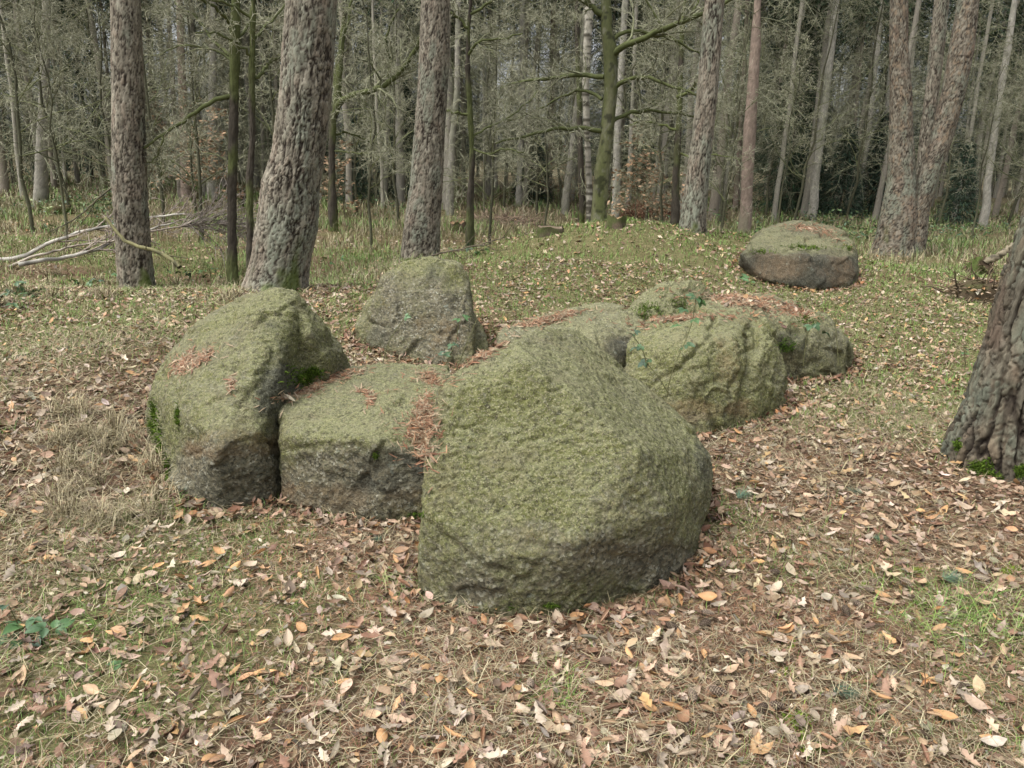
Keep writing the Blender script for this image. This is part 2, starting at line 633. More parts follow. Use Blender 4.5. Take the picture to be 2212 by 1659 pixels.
def green_at(x, y):
    """0..1, how grassy the floor is"""
    g = 0.05 + 0.2 * sstep(3.0, 6.5, y) + n2(x, y, 0.9, 21, 3) * 0.85 + n2(x, y, 3.0, 25, 2) * 0.35
    for (cx, cy, r_, a) in ((-3.3, 6.3, 1.1, .5), (-2.9, 5.4, .6, .4), (0.2, 7.6, 1.0, .45), (2.0, 10.8, 2.1, 1.5), (0.6, 9.2, 1.3, .6), (-.8, 7.2, .7, .4), (2.5, 4.9, .7, .55), (1.9, 2.3, .35, .4), (2.9, 5.6, .7, .3), (3.2, 4.4, .5, .4), (-.9, 2.35, .5, .35), (.1, 1.95, .4, .3), (-2.2, 7.0, 1.0, .3), (4.5, 7.6, 1.2, .4),
                            (3.9, 7.2, .8, .6), (-1.2, 2.2, .5, .25), (1.1, 8.5, 1.2, .4), (-6, 14, 4, .35), (8, 15, 4, .5), (1.75, 1.95, .3, .3), (3.2, 9.4, .8, .3),
                            (0.2, 5.1, .9, -.8), (1.6, 3.6, .6, -.35), (-.5, 2.95, .4, -.5), (2.3, 3.3, .5, -.2), (2.5, 4.1, .5, .3), (-1.7, 3.0, .5, .2)):
        g = g + a * np.exp(-((x - cx) ** 2 + (y - cy) ** 2) / r_ ** 2)
    g = g + 0.3 * sstep(12, 18, y)
    return np.clip(g, -1, 1.2)


gr = green_at(V[:, 0], V[:, 1])
GC = np.array([0.145, 0.092, 0.060]) * np.ones((len(V), 1))
t_ = sstep(-0.1, 0.8, gr)[:, None]
GC = GC * (1 - t_) + np.array([0.135, 0.145, 0.058]) * t_
f_ = sstep(14, 30, V[:, 1])[:, None]
GC = GC * (1 - f_) + np.array([0.12, 0.112, 0.06]) * f_
ground = link('forest_ground', mesh_np('forest_ground', V, Q, GC), ground_material())
tag(ground, 'brown forest floor under leaves, needles and patchy grass', kind='structure')

# ------------------------------------------------------------------ the boulders
STONES = []


def seg_dist(u, v, line):
    best = np.full(len(u), 1e9)
    for (x0, y0), (x1, y1) in zip(line[:-1], line[1:]):
        dx, dy = x1 - x0, y1 - y0
        t = np.clip(((u - x0) * dx + (v - y0) * dy) / (dx * dx + dy * dy), 0, 1)
        best = np.minimum(best, np.hypot(u - x0 - t * dx, v - y0 - t * dy))
    return best


def stone(name, label, hulls, voxel, smooth, sub, mat, seed, amp=1.0, cracks=(), blobs=(), base=(0.6, 0.0, 0.0), grow=0.008, cat='boulder'):
    bm = bmesh.new()
    cen = np.mean([p for h in hulls for p in h], axis=0)
    for h in hulls:
        vs = [bm.verts.new(Vector(p)) for p in h]
        res = bmesh.ops.convex_hull(bm, input=vs)
        dead = [e for e in res['geom_interior'] if isinstance(e, bmesh.types.BMVert)]
        if dead: bmesh.ops.delete(bm, geom=dead, context='VERTS')
    me = bpy.data.meshes.new(name)
    bm.to_mesh(me)
    bm.free()
    o = bpy.data.objects.new(name, me)
    COL.objects.link(o)
    r1 = o.modifiers.new('r', 'REMESH')
    r1.mode = 'VOXEL'
    r1.voxel_size = voxel
    s1 = o.modifiers.new('s', 'SMOOTH')
    s1.factor = 0.5
    s1.iterations = smooth
    if sub:
        s2 = o.modifiers.new('u', 'SUBSURF')
        s2.levels = sub
        s2.render_levels = sub
    dg = bpy.context.evaluated_depsgraph_get()
    ev = bpy.data.meshes.new_from_object(o.evaluated_get(dg))
    o.modifiers.clear()
    n = len(ev.vertices)
    co = np.empty(n * 3, np.float32)
    ev.vertices.foreach_get('co', co)
    co = co.reshape(-1, 3).astype(float)
    no = np.empty(n * 3, np.float32)
    ev.vertices.foreach_get('normal', no)
    no = no.reshape(-1, 3).astype(float)
    d = fbm(co * 2.6 + seed, 3, seed) * 0.012 * amp
    # soft facets: flattened bands give broken, glacially worn faces
    F1, F2, ID = worley(co * 4.2 + fbm(co * 3, 2, seed + 3)[:, None] * 0.5 + seed, seed)
    d += (ID - 0.5) * 0.020 * amp * sstep(0.0, 0.35, F2 - F1)
    wq = np.stack([fbm(co * 4, 2, seed + 80), fbm(co * 4 + 7, 2, seed + 81), fbm(co * 4 + 13, 2, seed + 82)], 1)
    d += facets(co * 3.4 + wq * .3 + seed, seed + 90) * 0.050 * amp
    d += facets(co * 9 + wq * .5 + seed, seed + 95) * 0.010 * amp
    rd = 1 - np.abs(fbm(co * 7.5 + seed, 3, seed + 7))
    d -= sstep(0.86, 1.0, rd) * 0.007 * amp
    d += fbm(co * 20 + seed, 3, seed + 9) * 0.0045 * amp
    ft = fbm(co * np.array([55, 55, 75]) + seed, 2, seed + 12)
    d += ft * 0.0050
    d -= sstep(0.30, 0.75, fbm(co * np.array([60, 60, 96]) + 3, 2, seed + 15)) * 0.007
    # cracks and hollows that the photograph shows on the near faces
    u, v = project(co)
    front = sstep(-0.05, 0.25, -(no * norm(co - EYE)).sum(1))
    M = np.tile(np.array(base, float), (n, 1))
    for (line, wd, dep) in cracks:
        sd = seg_dist(u + 11 * fbm(co * 11, 3, 5), v + 11 * fbm(co * 11 + 9, 3, 6), line)
        k = np.exp(-(sd / wd) ** 2) * front * np.clip(.75 + .8 * fbm(co * 7 + 2, 2, 8), .15, 1.3)
        d -= dep * k
    zb = co[:, 2].min()
    for (ch, uc, vc, ru, rv, wt) in blobs:
        nb = 0.8 * fbm(co * 8 + seed, 4, 40)
        q = ((u - uc) / ru) ** 2 + ((v - vc) / rv) ** 2
        k = sstep(1.9, 0.2, q + nb) * front
        if ch == 'd':
            d += wt * sstep(1.3, 0.0, q) * front
        else:
            M[:, 'rgb'.index(ch)] += wt * k
    co2 = co + no * (d + grow)[:, None]
    # the top catches the rain and the algae, steep undersides stay bare
    M[:, 0] += 0.22 * sstep(0.1, 0.9, no[:, 2]) - 0.3 * sstep(0.0, -0.5, no[:, 2]) + 0.42 * fbm(co * 4.2 + seed, 4, 61)
    M[:, 1] += 0.30 * fbm(co * np.array([6, 6, 2.6]) + seed, 4, 67) - .02
    M[:, 2] += 0.30 * fbm(co * 4.1 + seed, 4, 71)
    org = np.array([cen[0], cen[1], max(zb, -0.2)])
    ev.vertices.foreach_set('co', (co2 - org).astype(np.float32).ravel())
    a = ev.color_attributes.new('Col', 'FLOAT_COLOR', 'POINT')
    c4 = np.ones((n, 4), np.float32)
    c4[:, :3] = np.clip(M, 0, 1)
    a.data.foreach_set('color', c4.ravel())
    bmm = bmesh.new()
    bmm.from_mesh(ev)
    gl = [v for v in bmm.verts if v.co.z + org[2] < -0.16]
    bmesh.ops.delete(bmm, geom=gl, context='VERTS')
    bmm.to_mesh(ev)
    bmm.free()
    co2 = np.array([v.co for v in ev.vertices]) + org
    ev.polygons.foreach_set('use_smooth', np.ones(len(ev.polygons), bool))
    ev.update()
    ev.materials.clear()
    ev.materials.append(mat)
    o.data = ev
    bpy.data.meshes.remove(me)
    o.location = org
    tag(o, label, cat, 'boulders of the stone grave')
    o['_n'] = n
    tri = [tuple(p.vertices) for p in ev.polygons]
    bv = BVHTree.FromPolygons([Vector(c) for c in co2], tri)
    STONES.append((o, bv))
    return o


def H(*pts):
    return [at(*p) for p in pts]


def below(pts, z=-0.2):
    return [np.array([p[0], p[1], z]) for p in pts]


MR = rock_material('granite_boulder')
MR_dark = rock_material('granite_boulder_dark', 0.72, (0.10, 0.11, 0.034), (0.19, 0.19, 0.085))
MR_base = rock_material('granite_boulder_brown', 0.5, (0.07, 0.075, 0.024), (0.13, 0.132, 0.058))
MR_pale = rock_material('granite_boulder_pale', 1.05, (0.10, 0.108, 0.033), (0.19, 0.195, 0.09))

# centre front stone: a big slab face leaning back
h = H((900, 1270, 2.60), (950, 1303, 2.53), (1100, 1322, 2.47), (1210, 1312, 2.50), (1335, 1262, 2.64), (1494, 1184, 2.92),
      (1500, 1080, 3.0), (1536, 1045, 3.25), (1538, 985, 3.38), (1508, 940, 3.5), (1474, 912, 3.62), (1438, 874, 3.68), (1392, 834, 3.75), (1342, 794, 3.80), (1294, 756, 3.85), (1238, 712, 3.85), (1176, 709, 3.6),
      (1115, 730, 3.3), (1055, 770, 3.12), (950, 828, 2.90), (928, 960, 2.72), (920, 1110, 2.58),
      (1060, 1215, 2.44), (1240, 1170, 2.46), (1141, 790, 2.93), (1260, 868, 2.84), (1375, 978, 2.69), (1440, 1110, 2.64), (975, 850, 2.84))
h += [at(960, 900, 3.5), at(1250, 760, 4.0), at(1480, 1000, 3.8)] + below(h[:7]) + [np.array([0.9, 3.9, -0.2]), np.array([-0.25, 3.5, -0.2])]
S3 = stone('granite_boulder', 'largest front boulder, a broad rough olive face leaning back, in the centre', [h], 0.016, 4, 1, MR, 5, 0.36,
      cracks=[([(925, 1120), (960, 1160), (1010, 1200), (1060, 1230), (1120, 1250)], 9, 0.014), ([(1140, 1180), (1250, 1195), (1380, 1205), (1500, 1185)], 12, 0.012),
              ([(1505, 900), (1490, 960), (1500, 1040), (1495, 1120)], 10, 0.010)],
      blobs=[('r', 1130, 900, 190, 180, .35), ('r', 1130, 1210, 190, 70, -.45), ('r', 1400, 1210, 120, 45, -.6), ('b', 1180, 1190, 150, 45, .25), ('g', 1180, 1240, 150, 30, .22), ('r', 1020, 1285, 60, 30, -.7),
             ('g', 1520, 1000, 22, 70, .5), ('g', 1040, 1210, 80, 20, .35), ('r', 1330, 820, 120, 90, .05), ('r', 1180, 740, 110, 30, -.3), ('d', 1020, 1290, 50, 26, -.025), ('b', 1350, 1080, 60, 30, .15)],  # the first dark blob paints the right facet's shade
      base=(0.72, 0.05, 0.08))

h = H((314, 890, 3.95), (326, 832, 4.0), (366, 764, 4.1), (430, 697, 4.2), (520, 645, 4.25), (570, 626, 4.2), (606, 622, 4.15), (644, 645, 4.12), (640, 700, 4.03), (592, 790, 3.68), (590, 870, 3.52), (592, 980, 3.42),
      (606, 1085, 3.42), (590, 1106, 3.36), (470, 1117, 3.25), (412, 1095, 3.33), (385, 1060, 3.42), (348, 1000, 3.65), (320, 940, 3.85), (520, 860, 3.40), (410, 900, 3.40), (560, 700, 3.88), (475, 965, 3.20), (560, 955, 3.27))
h += below(h[12:18]) + [np.array([-1.9, 4.7, -.2]), np.array([-1.0, 4.7, -.2]), at(500, 660, 4.7)]
hw = H((598, 626, 4.2), (632, 630, 4.2), (668, 662, 4.2), (712, 712, 4.22), (745, 768, 4.28), (757, 812, 4.3), (735, 870, 4.3), (650, 870, 4.12), (600, 870, 4.0), (610, 690, 4.08), (668, 720, 3.96), (700, 770, 4.0), (600, 650, 4.6), (745, 800, 4.8))
hw += below(hw[5:9]) + [np.array([-.9, 4.9, -.2])]
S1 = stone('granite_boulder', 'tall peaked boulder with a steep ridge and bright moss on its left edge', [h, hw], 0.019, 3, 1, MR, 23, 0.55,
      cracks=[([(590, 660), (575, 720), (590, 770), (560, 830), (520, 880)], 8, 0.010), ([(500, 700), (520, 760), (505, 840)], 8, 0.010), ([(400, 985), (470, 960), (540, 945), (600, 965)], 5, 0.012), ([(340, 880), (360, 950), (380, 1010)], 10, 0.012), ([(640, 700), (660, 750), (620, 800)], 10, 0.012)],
      blobs=[('r', 500, 1040, 130, 80, -.7), ('g', 500, 1050, 120, 60, .45), ('g', 600, 860, 50, 60, .5), ('b', 510, 960, 110, 28, .5), ('g', 620, 800, 60, 50, .5), ('g', 605, 720, 45, 30, .3), ('r', 430, 740, 110, 80, -.1),  # dark blobs on the right front also paint its shade
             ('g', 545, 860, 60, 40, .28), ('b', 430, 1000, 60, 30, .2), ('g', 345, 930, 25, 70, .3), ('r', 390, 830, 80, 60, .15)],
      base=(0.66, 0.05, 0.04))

h = H((602, 888, 3.55), (612, 862, 3.75), (655, 842, 3.95), (705, 816, 4.15), (760, 793, 4.3), (810, 785, 4.4), (890, 784, 4.4), (970, 790, 4.35), (1000, 830, 4.0), (606, 960, 3.36), (612, 1020, 3.33), (628, 1065, 3.33), (650, 1095, 3.28),
      (700, 1115, 3.24), (790, 1127, 3.21), (900, 1130, 3.2), (960, 1125, 3.22), (625, 945, 3.33), (700, 950, 3.25), (770, 948, 3.22), (850, 975, 3.2), (940, 990, 3.2), (800, 870, 3.6), (960, 850, 3.7))
h += below(h[10:17]) + [np.array([-.9, 4.3, -.2]), np.array([-.25, 4.3, -.2])]
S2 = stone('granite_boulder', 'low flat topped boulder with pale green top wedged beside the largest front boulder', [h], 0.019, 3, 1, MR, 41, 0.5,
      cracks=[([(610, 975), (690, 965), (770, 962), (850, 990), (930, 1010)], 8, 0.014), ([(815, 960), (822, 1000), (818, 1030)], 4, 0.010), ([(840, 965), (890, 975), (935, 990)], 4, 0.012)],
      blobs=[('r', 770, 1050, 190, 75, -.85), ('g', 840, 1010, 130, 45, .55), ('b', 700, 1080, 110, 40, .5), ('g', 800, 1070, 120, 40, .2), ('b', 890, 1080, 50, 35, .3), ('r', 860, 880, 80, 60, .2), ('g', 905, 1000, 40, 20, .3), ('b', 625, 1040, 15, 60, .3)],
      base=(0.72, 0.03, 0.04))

h = H((770, 712, 5.9), (778, 668, 6.0), (808, 622, 6.0), (842, 576, 6.05), (885, 556, 6.1), (950, 552, 6.15), (996, 566, 6.1), (1012, 592, 6.05), (1014, 640, 6.0), (1012, 700, 5.75), (1030, 790, 5.6), (780, 735, 5.85), (805, 755, 5.75), (850, 770, 5.66), (920, 785, 5.6), (990, 795, 5.56),
      (860, 640, 5.82), (940, 610, 5.9), (990, 640, 5.85))
h1 = h + below(h[10:16]) + [np.array([-1.0, 6.6, 0.0]), np.array([-.4, 6.7, 0.0])]
h = H((990, 650, 6.15), (1020, 655, 6.25), (1040, 700, 6.1), (1055, 745, 5.95), (1055, 800, 5.8), (1000, 800, 5.7), (980, 700, 6.0), (1000, 640, 6.6))
h2 = h + below(h[2:6]) + [np.array([-.3, 6.6, 0.0])]
S4 = stone('granite_boulder', 'upright round topped boulder with a flat grey brown face, at the chamber back', [h1, h2], 0.026, 3, 1, MR, 57, 0.8,
      cracks=[([(930, 712), (960, 718), (985, 712)], 4, 0.018), ([(960, 590), (985, 620), (990, 700)], 9, 0.015)],
      blobs=[('r', 920, 690, 110, 90, -.7), ('b', 940, 700, 60, 40, .4), ('g', 960, 590, 40, 22, .5), ('g', 815, 735, 25, 30, .6), ('r', 900, 570, 80, 22, .5), ('g', 880, 640, 60, 50, .18), ('b', 890, 760, 50, 15, .2), ('r', 1035, 700, 25, 70, .4)],
      base=(0.55, 0.05, 0.05))

h = H((1062, 750, 4.7), (1070, 712, 4.9), (1110, 700, 5.1), (1180, 680, 5.3), (1250, 659, 5.5), (1320, 653, 5.5), (1372, 668, 5.4), (1394, 698, 5.25), (1378, 735, 5.05), (1345, 782, 4.95), (1300, 800, 4.7), (1180, 790, 4.5), (1250, 720, 4.95), (1340, 705, 5.1))
h += below(h[8:12]) + [np.array([.1, 5.3, -.1]), np.array([.9, 5.9, -.1])]
S5 = stone('granite_boulder', 'long low boulder with needles on its crest, half hidden behind the largest front boulder', [h], 0.032, 4, 1, MR_pale, 71, 0.9,
      cracks=[([(1330, 720), (1355, 735)], 10, 0.02)], blobs=[('g', 1352, 752, 40, 24, .7), ('r', 1350, 755, 50, 25, -.5), ('r', 1150, 720, 90, 25, -.2)], base=(0.66, 0.03, 0.0))

h = H((1346, 795, 4.85), (1355, 748, 4.95), (1382, 708, 5.1), (1430, 688, 5.2), (1500, 676, 5.25), (1560, 676, 5.3), (1615, 684, 5.3), (1600, 800, 4.72), (1585, 860, 4.62), (1560, 905, 4.55), (1510, 922, 4.48), (1475, 912, 4.48), (1420, 870, 4.6), (1440, 760, 4.75), (1520, 740, 4.78), (1500, 830, 4.55), (1580, 740, 4.85))
ha = h + below(h[8:13]) + [np.array([1.0, 5.5, -.1]), np.array([1.7, 5.6, -.1])]
h = H((1590, 700, 5.3), (1640, 690, 5.35), (1668, 715, 5.3), (1690, 770, 5.2), (1698, 805, 5.12), (1690, 838, 5.02), (1655, 862, 4.86), (1620, 892, 4.72), (1575, 905, 4.66), (1600, 800, 4.85), (1640, 780, 4.88), (1660, 740, 5.05))
hb = h + below(h[4:9]) + [np.array([1.75, 5.7, -.1])]
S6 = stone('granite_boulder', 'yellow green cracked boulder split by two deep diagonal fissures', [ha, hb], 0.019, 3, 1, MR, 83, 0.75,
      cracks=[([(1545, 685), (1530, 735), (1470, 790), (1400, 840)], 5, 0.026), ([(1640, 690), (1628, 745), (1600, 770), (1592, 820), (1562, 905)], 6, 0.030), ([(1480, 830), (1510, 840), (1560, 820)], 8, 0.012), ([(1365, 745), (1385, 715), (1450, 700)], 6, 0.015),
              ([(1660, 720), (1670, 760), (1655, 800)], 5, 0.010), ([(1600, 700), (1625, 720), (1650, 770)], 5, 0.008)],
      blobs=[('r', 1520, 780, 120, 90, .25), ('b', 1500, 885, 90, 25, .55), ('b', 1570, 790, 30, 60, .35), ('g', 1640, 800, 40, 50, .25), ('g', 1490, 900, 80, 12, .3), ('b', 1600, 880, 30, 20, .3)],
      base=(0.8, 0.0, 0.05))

h = H((1363, 660, 6.1), (1385, 628, 6.3), (1430, 607, 6.4), (1500, 597, 6.5), (1524, 615, 6.5), (1515, 650, 6.3), (1470, 690, 6.05), (1400, 702, 5.9), (1370, 690, 5.95), (1430, 650, 6.1))
h += below(h[6:9]) + [np.array([1.6, 6.7, 0]), np.array([2.2, 6.7, 0])]
S7 = stone('granite_boulder', 'small dark mossy boulder tucked behind the cracked boulder', [h], 0.03, 3, 1, MR_dark, 97, 1.0,
      blobs=[('r', 1440, 660, 60, 30, .4), ('g', 1480, 640, 40, 20, .3)], base=(0.9, 0.1, 0.0))

h = H((1500, 668, 5.8), (1530, 638, 6.2), (1600, 626, 6.4), (1680, 638, 6.4), (1742, 662, 6.3), (1795, 688, 6.2), (1826, 720, 6.1), (1832, 752, 6.0), (1800, 768, 5.9), (1740, 772, 5.8), (1690, 772, 5.75), (1655, 730, 5.65), (1620, 690, 5.7), (1700, 690, 5.85), (1560, 690, 5.6))
h += below(h[7:12]) + [np.array([1.8, 6.6, 0]), np.array([3.0, 6.6, 0])]
S8 = stone('granite_boulder', 'wide flat slab covered in fallen needles with a mossy right end', [h], 0.032, 3, 1, MR_dark, 103, 1.0,
      cracks=[([(1730, 665), (1750, 700), (1745, 760)], 7, 0.03)], blobs=[('g', 1700, 740, 60, 28, .6), ('r', 1720, 720, 30, 40, .5), ('g', 1790, 735, 30, 25, .2), ('r', 1790, 720, 40, 40, -.3)], base=(0.65, 0.1, 0.0))

h = H((1597, 548, 9.6), (1622, 518, 9.8), (1650, 498, 10.0), (1700, 480, 10.3), (1745, 477, 10.4), (1665, 487, 10.5), (1790, 486, 10.6), (1830, 504, 10.5), (1635, 506, 10.1), (1800, 498, 10.3), (1843, 522, 10.1), (1855, 550, 9.9), (1853, 592, 9.6), (1840, 612, 9.4), (1760, 622, 9.2), (1700, 618, 9.2), (1650, 602, 9.3), (1618, 575, 9.5), (1640, 548, 9.45), (1740, 552, 9.3), (1830, 555, 9.5))
h += below(h[8:13], 0.0) + [np.array([3.0, 10.6, 0.1]), np.array([4.3, 10.6, 0.1])]
S9 = stone('granite_boulder', 'dark flat sided boulder with a mossy domed top, standing apart below the twin stemmed pine', [h], 0.04, 2, 1, MR_base, 113, 0.8,
      cracks=[([(1610, 545), (1680, 540), (1760, 548), (1840, 548)], 6, 0.03)],
      blobs=[('r', 1730, 585, 140, 38, -1.0), ('g', 1730, 585, 140, 40, .5), ('b', 1680, 578, 80, 30, .7), ('b', 1810, 585, 40, 30, .6), ('g', 1620, 560, 20, 20, .2)], base=(0.55, 0.22, 0.1))


def stone_hit(u, v):
    d = Vector(ray(u, v))
    best = None
    for o, bv in STONES:
        loc, nrm, i, dist = bv.ray_cast(Vector(EYE), d.normalized())
        if loc is not None and (best is None or dist < best[2]): best = (loc, nrm, dist, o)
    return best


# occupancy: how high the boulders stand over the floor
GX0, GY0, GS, GNX, GNY = -3.2, 2.2, 0.04, 205, 215
occ = np.full((GNY, GNX), -9.0)
for o, bv in STONES:
    for j in range(GNY):
        y = GY0 + j * GS
        for i in range(GNX):
            x = GX0 + i * GS
            if (x - o.location.x) ** 2 + (y - o.location.y) ** 2 > 1.1: continue
            loc = bv.ray_cast(Vector((x, y, 3)), Vector((0, 0, -1)))[0]
            if loc is not None and loc.z > occ[j, i]: occ[j, i] = loc.z


def rock_top(x, y):
    i = np.clip(((x - GX0) / GS + .5).astype(int), 0, GNX - 1)
    j = np.clip(((y - GY0) / GS + .5).astype(int), 0, GNY - 1)
    inside = (x > GX0) & (x < GX0 + GS * GNX) & (y > GY0) & (y < GY0 + GS * GNY)
    return np.where(inside, occ[j, i], -9.0)


# ------------------------------------------------------------------ trunks
TRUNKS = []                       # x, y, radius of every trunk foot


def trunk_mesh(name, rows, y, ztop, kind, seed, na=96, dz=0.012, taper=0.985, lobes=0.12, zcut=-0.25, lo_res_above=None):
    rows = sorted(rows, key=lambda r_: r_[0])
    c, rd = [], []
    for (v, ul, ur) in rows:
        p = at((ul + ur) / 2, v, y)
        dep = float(np.dot(p - EYE, Z_AX))
        c.append(p)
        rd.append((ur - ul) / 2 / FPX * dep)
    c = np.array(c)[::-1]
    rd = np.array(rd)[::-1]
    # extend downward and upward
    dirb = (c[1] - c[0]) / (c[1, 2] - c[0, 2])
    g0 = float(gh(np.array([c[0, 0]]), np.array([c[0, 1]]))[0])
    pb = c[0] + dirb * (min(g0, c[0, 2]) + zcut - c[0, 2])
    pb[:2] = c[0, :2]
    c = np.vstack([pb, c])
    rd = np.concatenate([[rd[0] * 1.08], rd])
    span = c[-1, 2] - c[-3, 2]
    dirt = (c[-1] - c[-3]) / span
    top = c[-1] + dirt * max(ztop - c[-1, 2], 0.3)
    c = np.vstack([c, top])
    rd = np.concatenate([rd, [rd[-1] * 0.55]])
    vis = at(1106, -60, y)[2]
    zz = list(np.arange(c[0, 2], min(vis, ztop), dz)) + list(np.linspace(min(vis, ztop), top[2], 12 if ztop > vis else 2))
    zz = np.array(zz)
    cx = np.interp(zz, c[:, 2], c[:, 0])
    cy = np.interp(zz, c[:, 2], c[:, 1])
    rr = np.interp(zz, c[:, 2], rd)
    k = max(3, int(0.12 / dz))
    ker = np.ones(k) / k
    for a in (cx, cy, rr):
        pad = np.concatenate([np.full(k, a[0]), a, np.full(k, a[-1])])
        s_ = np.convolve(pad, ker, 'same')[k:-k]
        m_ = zz < vis - 0.2
        a[m_] = s_[m_]
    th = np.arange(na) / na * 2 * math.pi
    TH, ZZ = np.meshgrid(th, zz)
    RR = np.repeat(rr[:, None], na, 1)
    fl = np.exp(-np.maximum(ZZ - g0, 0) / 0.16)
    RR = RR * (1 + lobes * fl * (0.5 + np.sin(TH * 5 + seed) * 0.5 + 0.5 * np.sin(TH * 3 + seed * 2)))
    CX, CY = cx[:, None], cy[:, None]
    px = np.cos(TH) * RR
    py = np.sin(TH) * RR
    Pn = np.stack([px.ravel(), py.ravel(), ZZ.ravel()], 1)
    hz = (ZZ - g0).ravel()
    if kind in ('pine', 'deep', 'flaky'):
        cw, chh, dep, fr, fz, fw = {'pine': (0.042, 0.13, 0.013, 25, 5.0, .10), 'deep': (0.055, 0.36, 0.034, 15, 1.9, .17), 'flaky': (0.040, 0.065, 0.009, 20, 9, .08)}[kind]
        if kind == 'pine':
            up = sstep(1.0, 4.5, hz)
            dep = dep * (1.3 - 0.6 * up)
        warp = np.stack([fbm(Pn * 7 + 5, 2, seed), fbm(Pn * 7 + 9, 2, seed + 1), fbm(Pn * 5 + 2, 2, seed + 2)], 1)
        q = Pn / np.array([cw, cw, chh]) + warp * np.array([.45, .45, .9]) + seed
        q = q + np.stack([fbm(Pn * 26, 2, seed + 40), fbm(Pn * 26 + 4, 2, seed + 41), fbm(Pn * 20 + 8, 2, seed + 42)], 1) * 0.35
        F1, F2, ID = worley(q, seed)
        e = F2 - F1
        plate = sstep(0.0, 0.13, e)
        # meandering upright fissures and thin layered scales
        m1 = fbm(Pn * np.array([fr, fr, fz]) + warp * .5 + seed, 3, seed + 50)
        m2 = fbm(Pn * np.array([fr * 1.9, fr * 1.9, fz * 2.2]) + seed * 3, 3, seed + 53)
        dk = kind == 'deep'
        fis = np.exp(-(m1 / fw) ** 2) + (0.15 if dk else 0.45) * np.exp(-(m2 / fw) ** 2)
        if dk: fis = 1.25 * sstep(1.0, 0.35, np.abs(fbm(Pn * np.array([fr, fr, fz]) + warp * .35 + seed, 2, seed + 50)) / fw) + .35 * sstep(1.0, .3, np.abs(m2) / .10)
        fis = np.clip(fis * (0.65 + .7 * fbm(Pn * 5 + 3, 2, seed + 57)), 0, 1)
        terr = fbm(Pn * np.array([34, 34, 15]) + seed, 3, seed + 60) * 2.5
        terr = (np.floor(terr) + sstep(.0, .25, terr - np.floor(terr))) * 0.16
        q2 = Pn / np.array([cw, cw, chh]) * 2.7 + warp + seed * 2
        ID2 = (_h(*np.floor(q2 * .7).astype(np.int64).T, seed + 4))
        d = -dep * fis + dep * ((0.35 if dk else 0.45) * (plate - 1) + (ID - .5) * (.3 if dk else 0.35) * plate + terr * (.5 if dk else 1))
        d = d + fbm(Pn * np.array([60, 60, 30]), 2, seed + 8) * 0.0018
        pal = np.array([(0.20, 0.184, 0.15), (0.17, 0.157, 0.128), (0.21, 0.184, 0.15), (0.235, 0.218, 0.18), (0.155, 0.139, 0.112)])
        if kind == 'deep': pal = np.array([(0.105, 0.090, 0.068), (0.085, 0.074, 0.057), (0.125, 0.102, 0.075), (0.075, 0.066, 0.052), (0.10, 0.091, 0.072)])
        if kind == 'flaky': pal = np.array([(0.22, 0.20, 0.163), (0.18, 0.16, 0.13), (0.25, 0.23, 0.19), (0.14, 0.12, 0.095), (0.22, 0.175, 0.13)])
        C = pal[(ID * 4.99).astype(int)] * (0.88 + 0.22 * sstep(-.3, .3, terr))[:, None]
        fiss = np.array([0.028, 0.022, 0.018])
        pf = np.clip(fis * 1.15 + (.3 if dk else .75) * (1 - plate), 0, 1)[:, None]
        C = C * (1 - pf) + fiss * pf
        C = C * np.array([1.0, .985, .93]) * (1.0 if dk else 0.9 if kind == 'flaky' else 1.12)
        li = sstep(0.12, 0.55, fbm(Pn * np.array([5, 5, 2.2]) + 31, 3, seed + 20) + 0.25 * sstep(2.6, 0.2, hz)) * plate * (1 - pf[:, 0]) * (0.35 if kind == 'deep' else 0.5)
        C = C * (1 - li[:, None]) + np.array([0.165, 0.205, 0.155]) * li[:, None]
        rdp = (1 - pf[:, 0]) * sstep(0.3, 0.6, fbm(Pn * np.array([7, 7, 3]) + 77, 2, seed + 24)) * plate * 0.5
        C = C * (1 - .45 * rdp[:, None]) + np.array([0.20, 0.125, 0.095]) * .45 * rdp[:, None]
    elif kind == 'beech':
        d = fbm(Pn * np.array([9, 9, 4]), 3, seed) * 0.006 + fbm(Pn * np.array([30, 30, 8]), 2, seed) * 0.0015
        t = sstep(-0.3, 0.5, fbm(Pn * np.array([6, 6, 1.5]), 3, seed + 3))[:, None]
        C = np.array([0.088, 0.098, 0.036]) * (1 - t) + np.array([0.14, 0.14, 0.075]) * t
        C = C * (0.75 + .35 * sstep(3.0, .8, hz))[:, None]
        kn = sstep(.25, .5, fbm(Pn * np.array([14, 14, 9]), 3, seed + 5))[:, None] * .6
        C = C * (1 - kn) + np.array([.16, .155, .115]) * kn
        C = C * (1 - .6 * sstep(.42, .6, fbm(Pn * np.array([9, 9, 12]) + 5, 2, seed + 6)))[:, None]
    elif kind == 'birch':
        d = fbm(Pn * np.array([12, 12, 12]), 3, seed) * 0.008
        t = sstep(0.15, 0.3, fbm(Pn * np.array([5, 5, 26]), 2, seed + 3) + 0.5 * sstep(1.8, 0.2, hz))[:, None]
        t = np.clip(t + .5 * sstep(-.1, .5, fbm(Pn * np.array([9, 9, 4]), 3, seed + 9))[:, None], 0, 1)
        C = np.array([0.33, 0.31, 0.255]) * (1 - t) + np.array([0.075, 0.068, 0.05]) * t
        d = d + t[:, 0] * 0.006
    elif kind == 'oak':
        F1, F2, ID = worley(Pn / np.array([0.025, 0.025, 0.10]), seed)
        d = 0.008 * (sstep(0, .3, F2 - F1) - 1) + fbm(Pn * 8, 3, seed) * 0.012
        g = sstep(-0.1, 0.5, fbm(Pn * np.array([4, 4, 2]), 3, seed + 3) + 0.5 * sstep(1.2, 3, hz) * 0.6)[:, None]
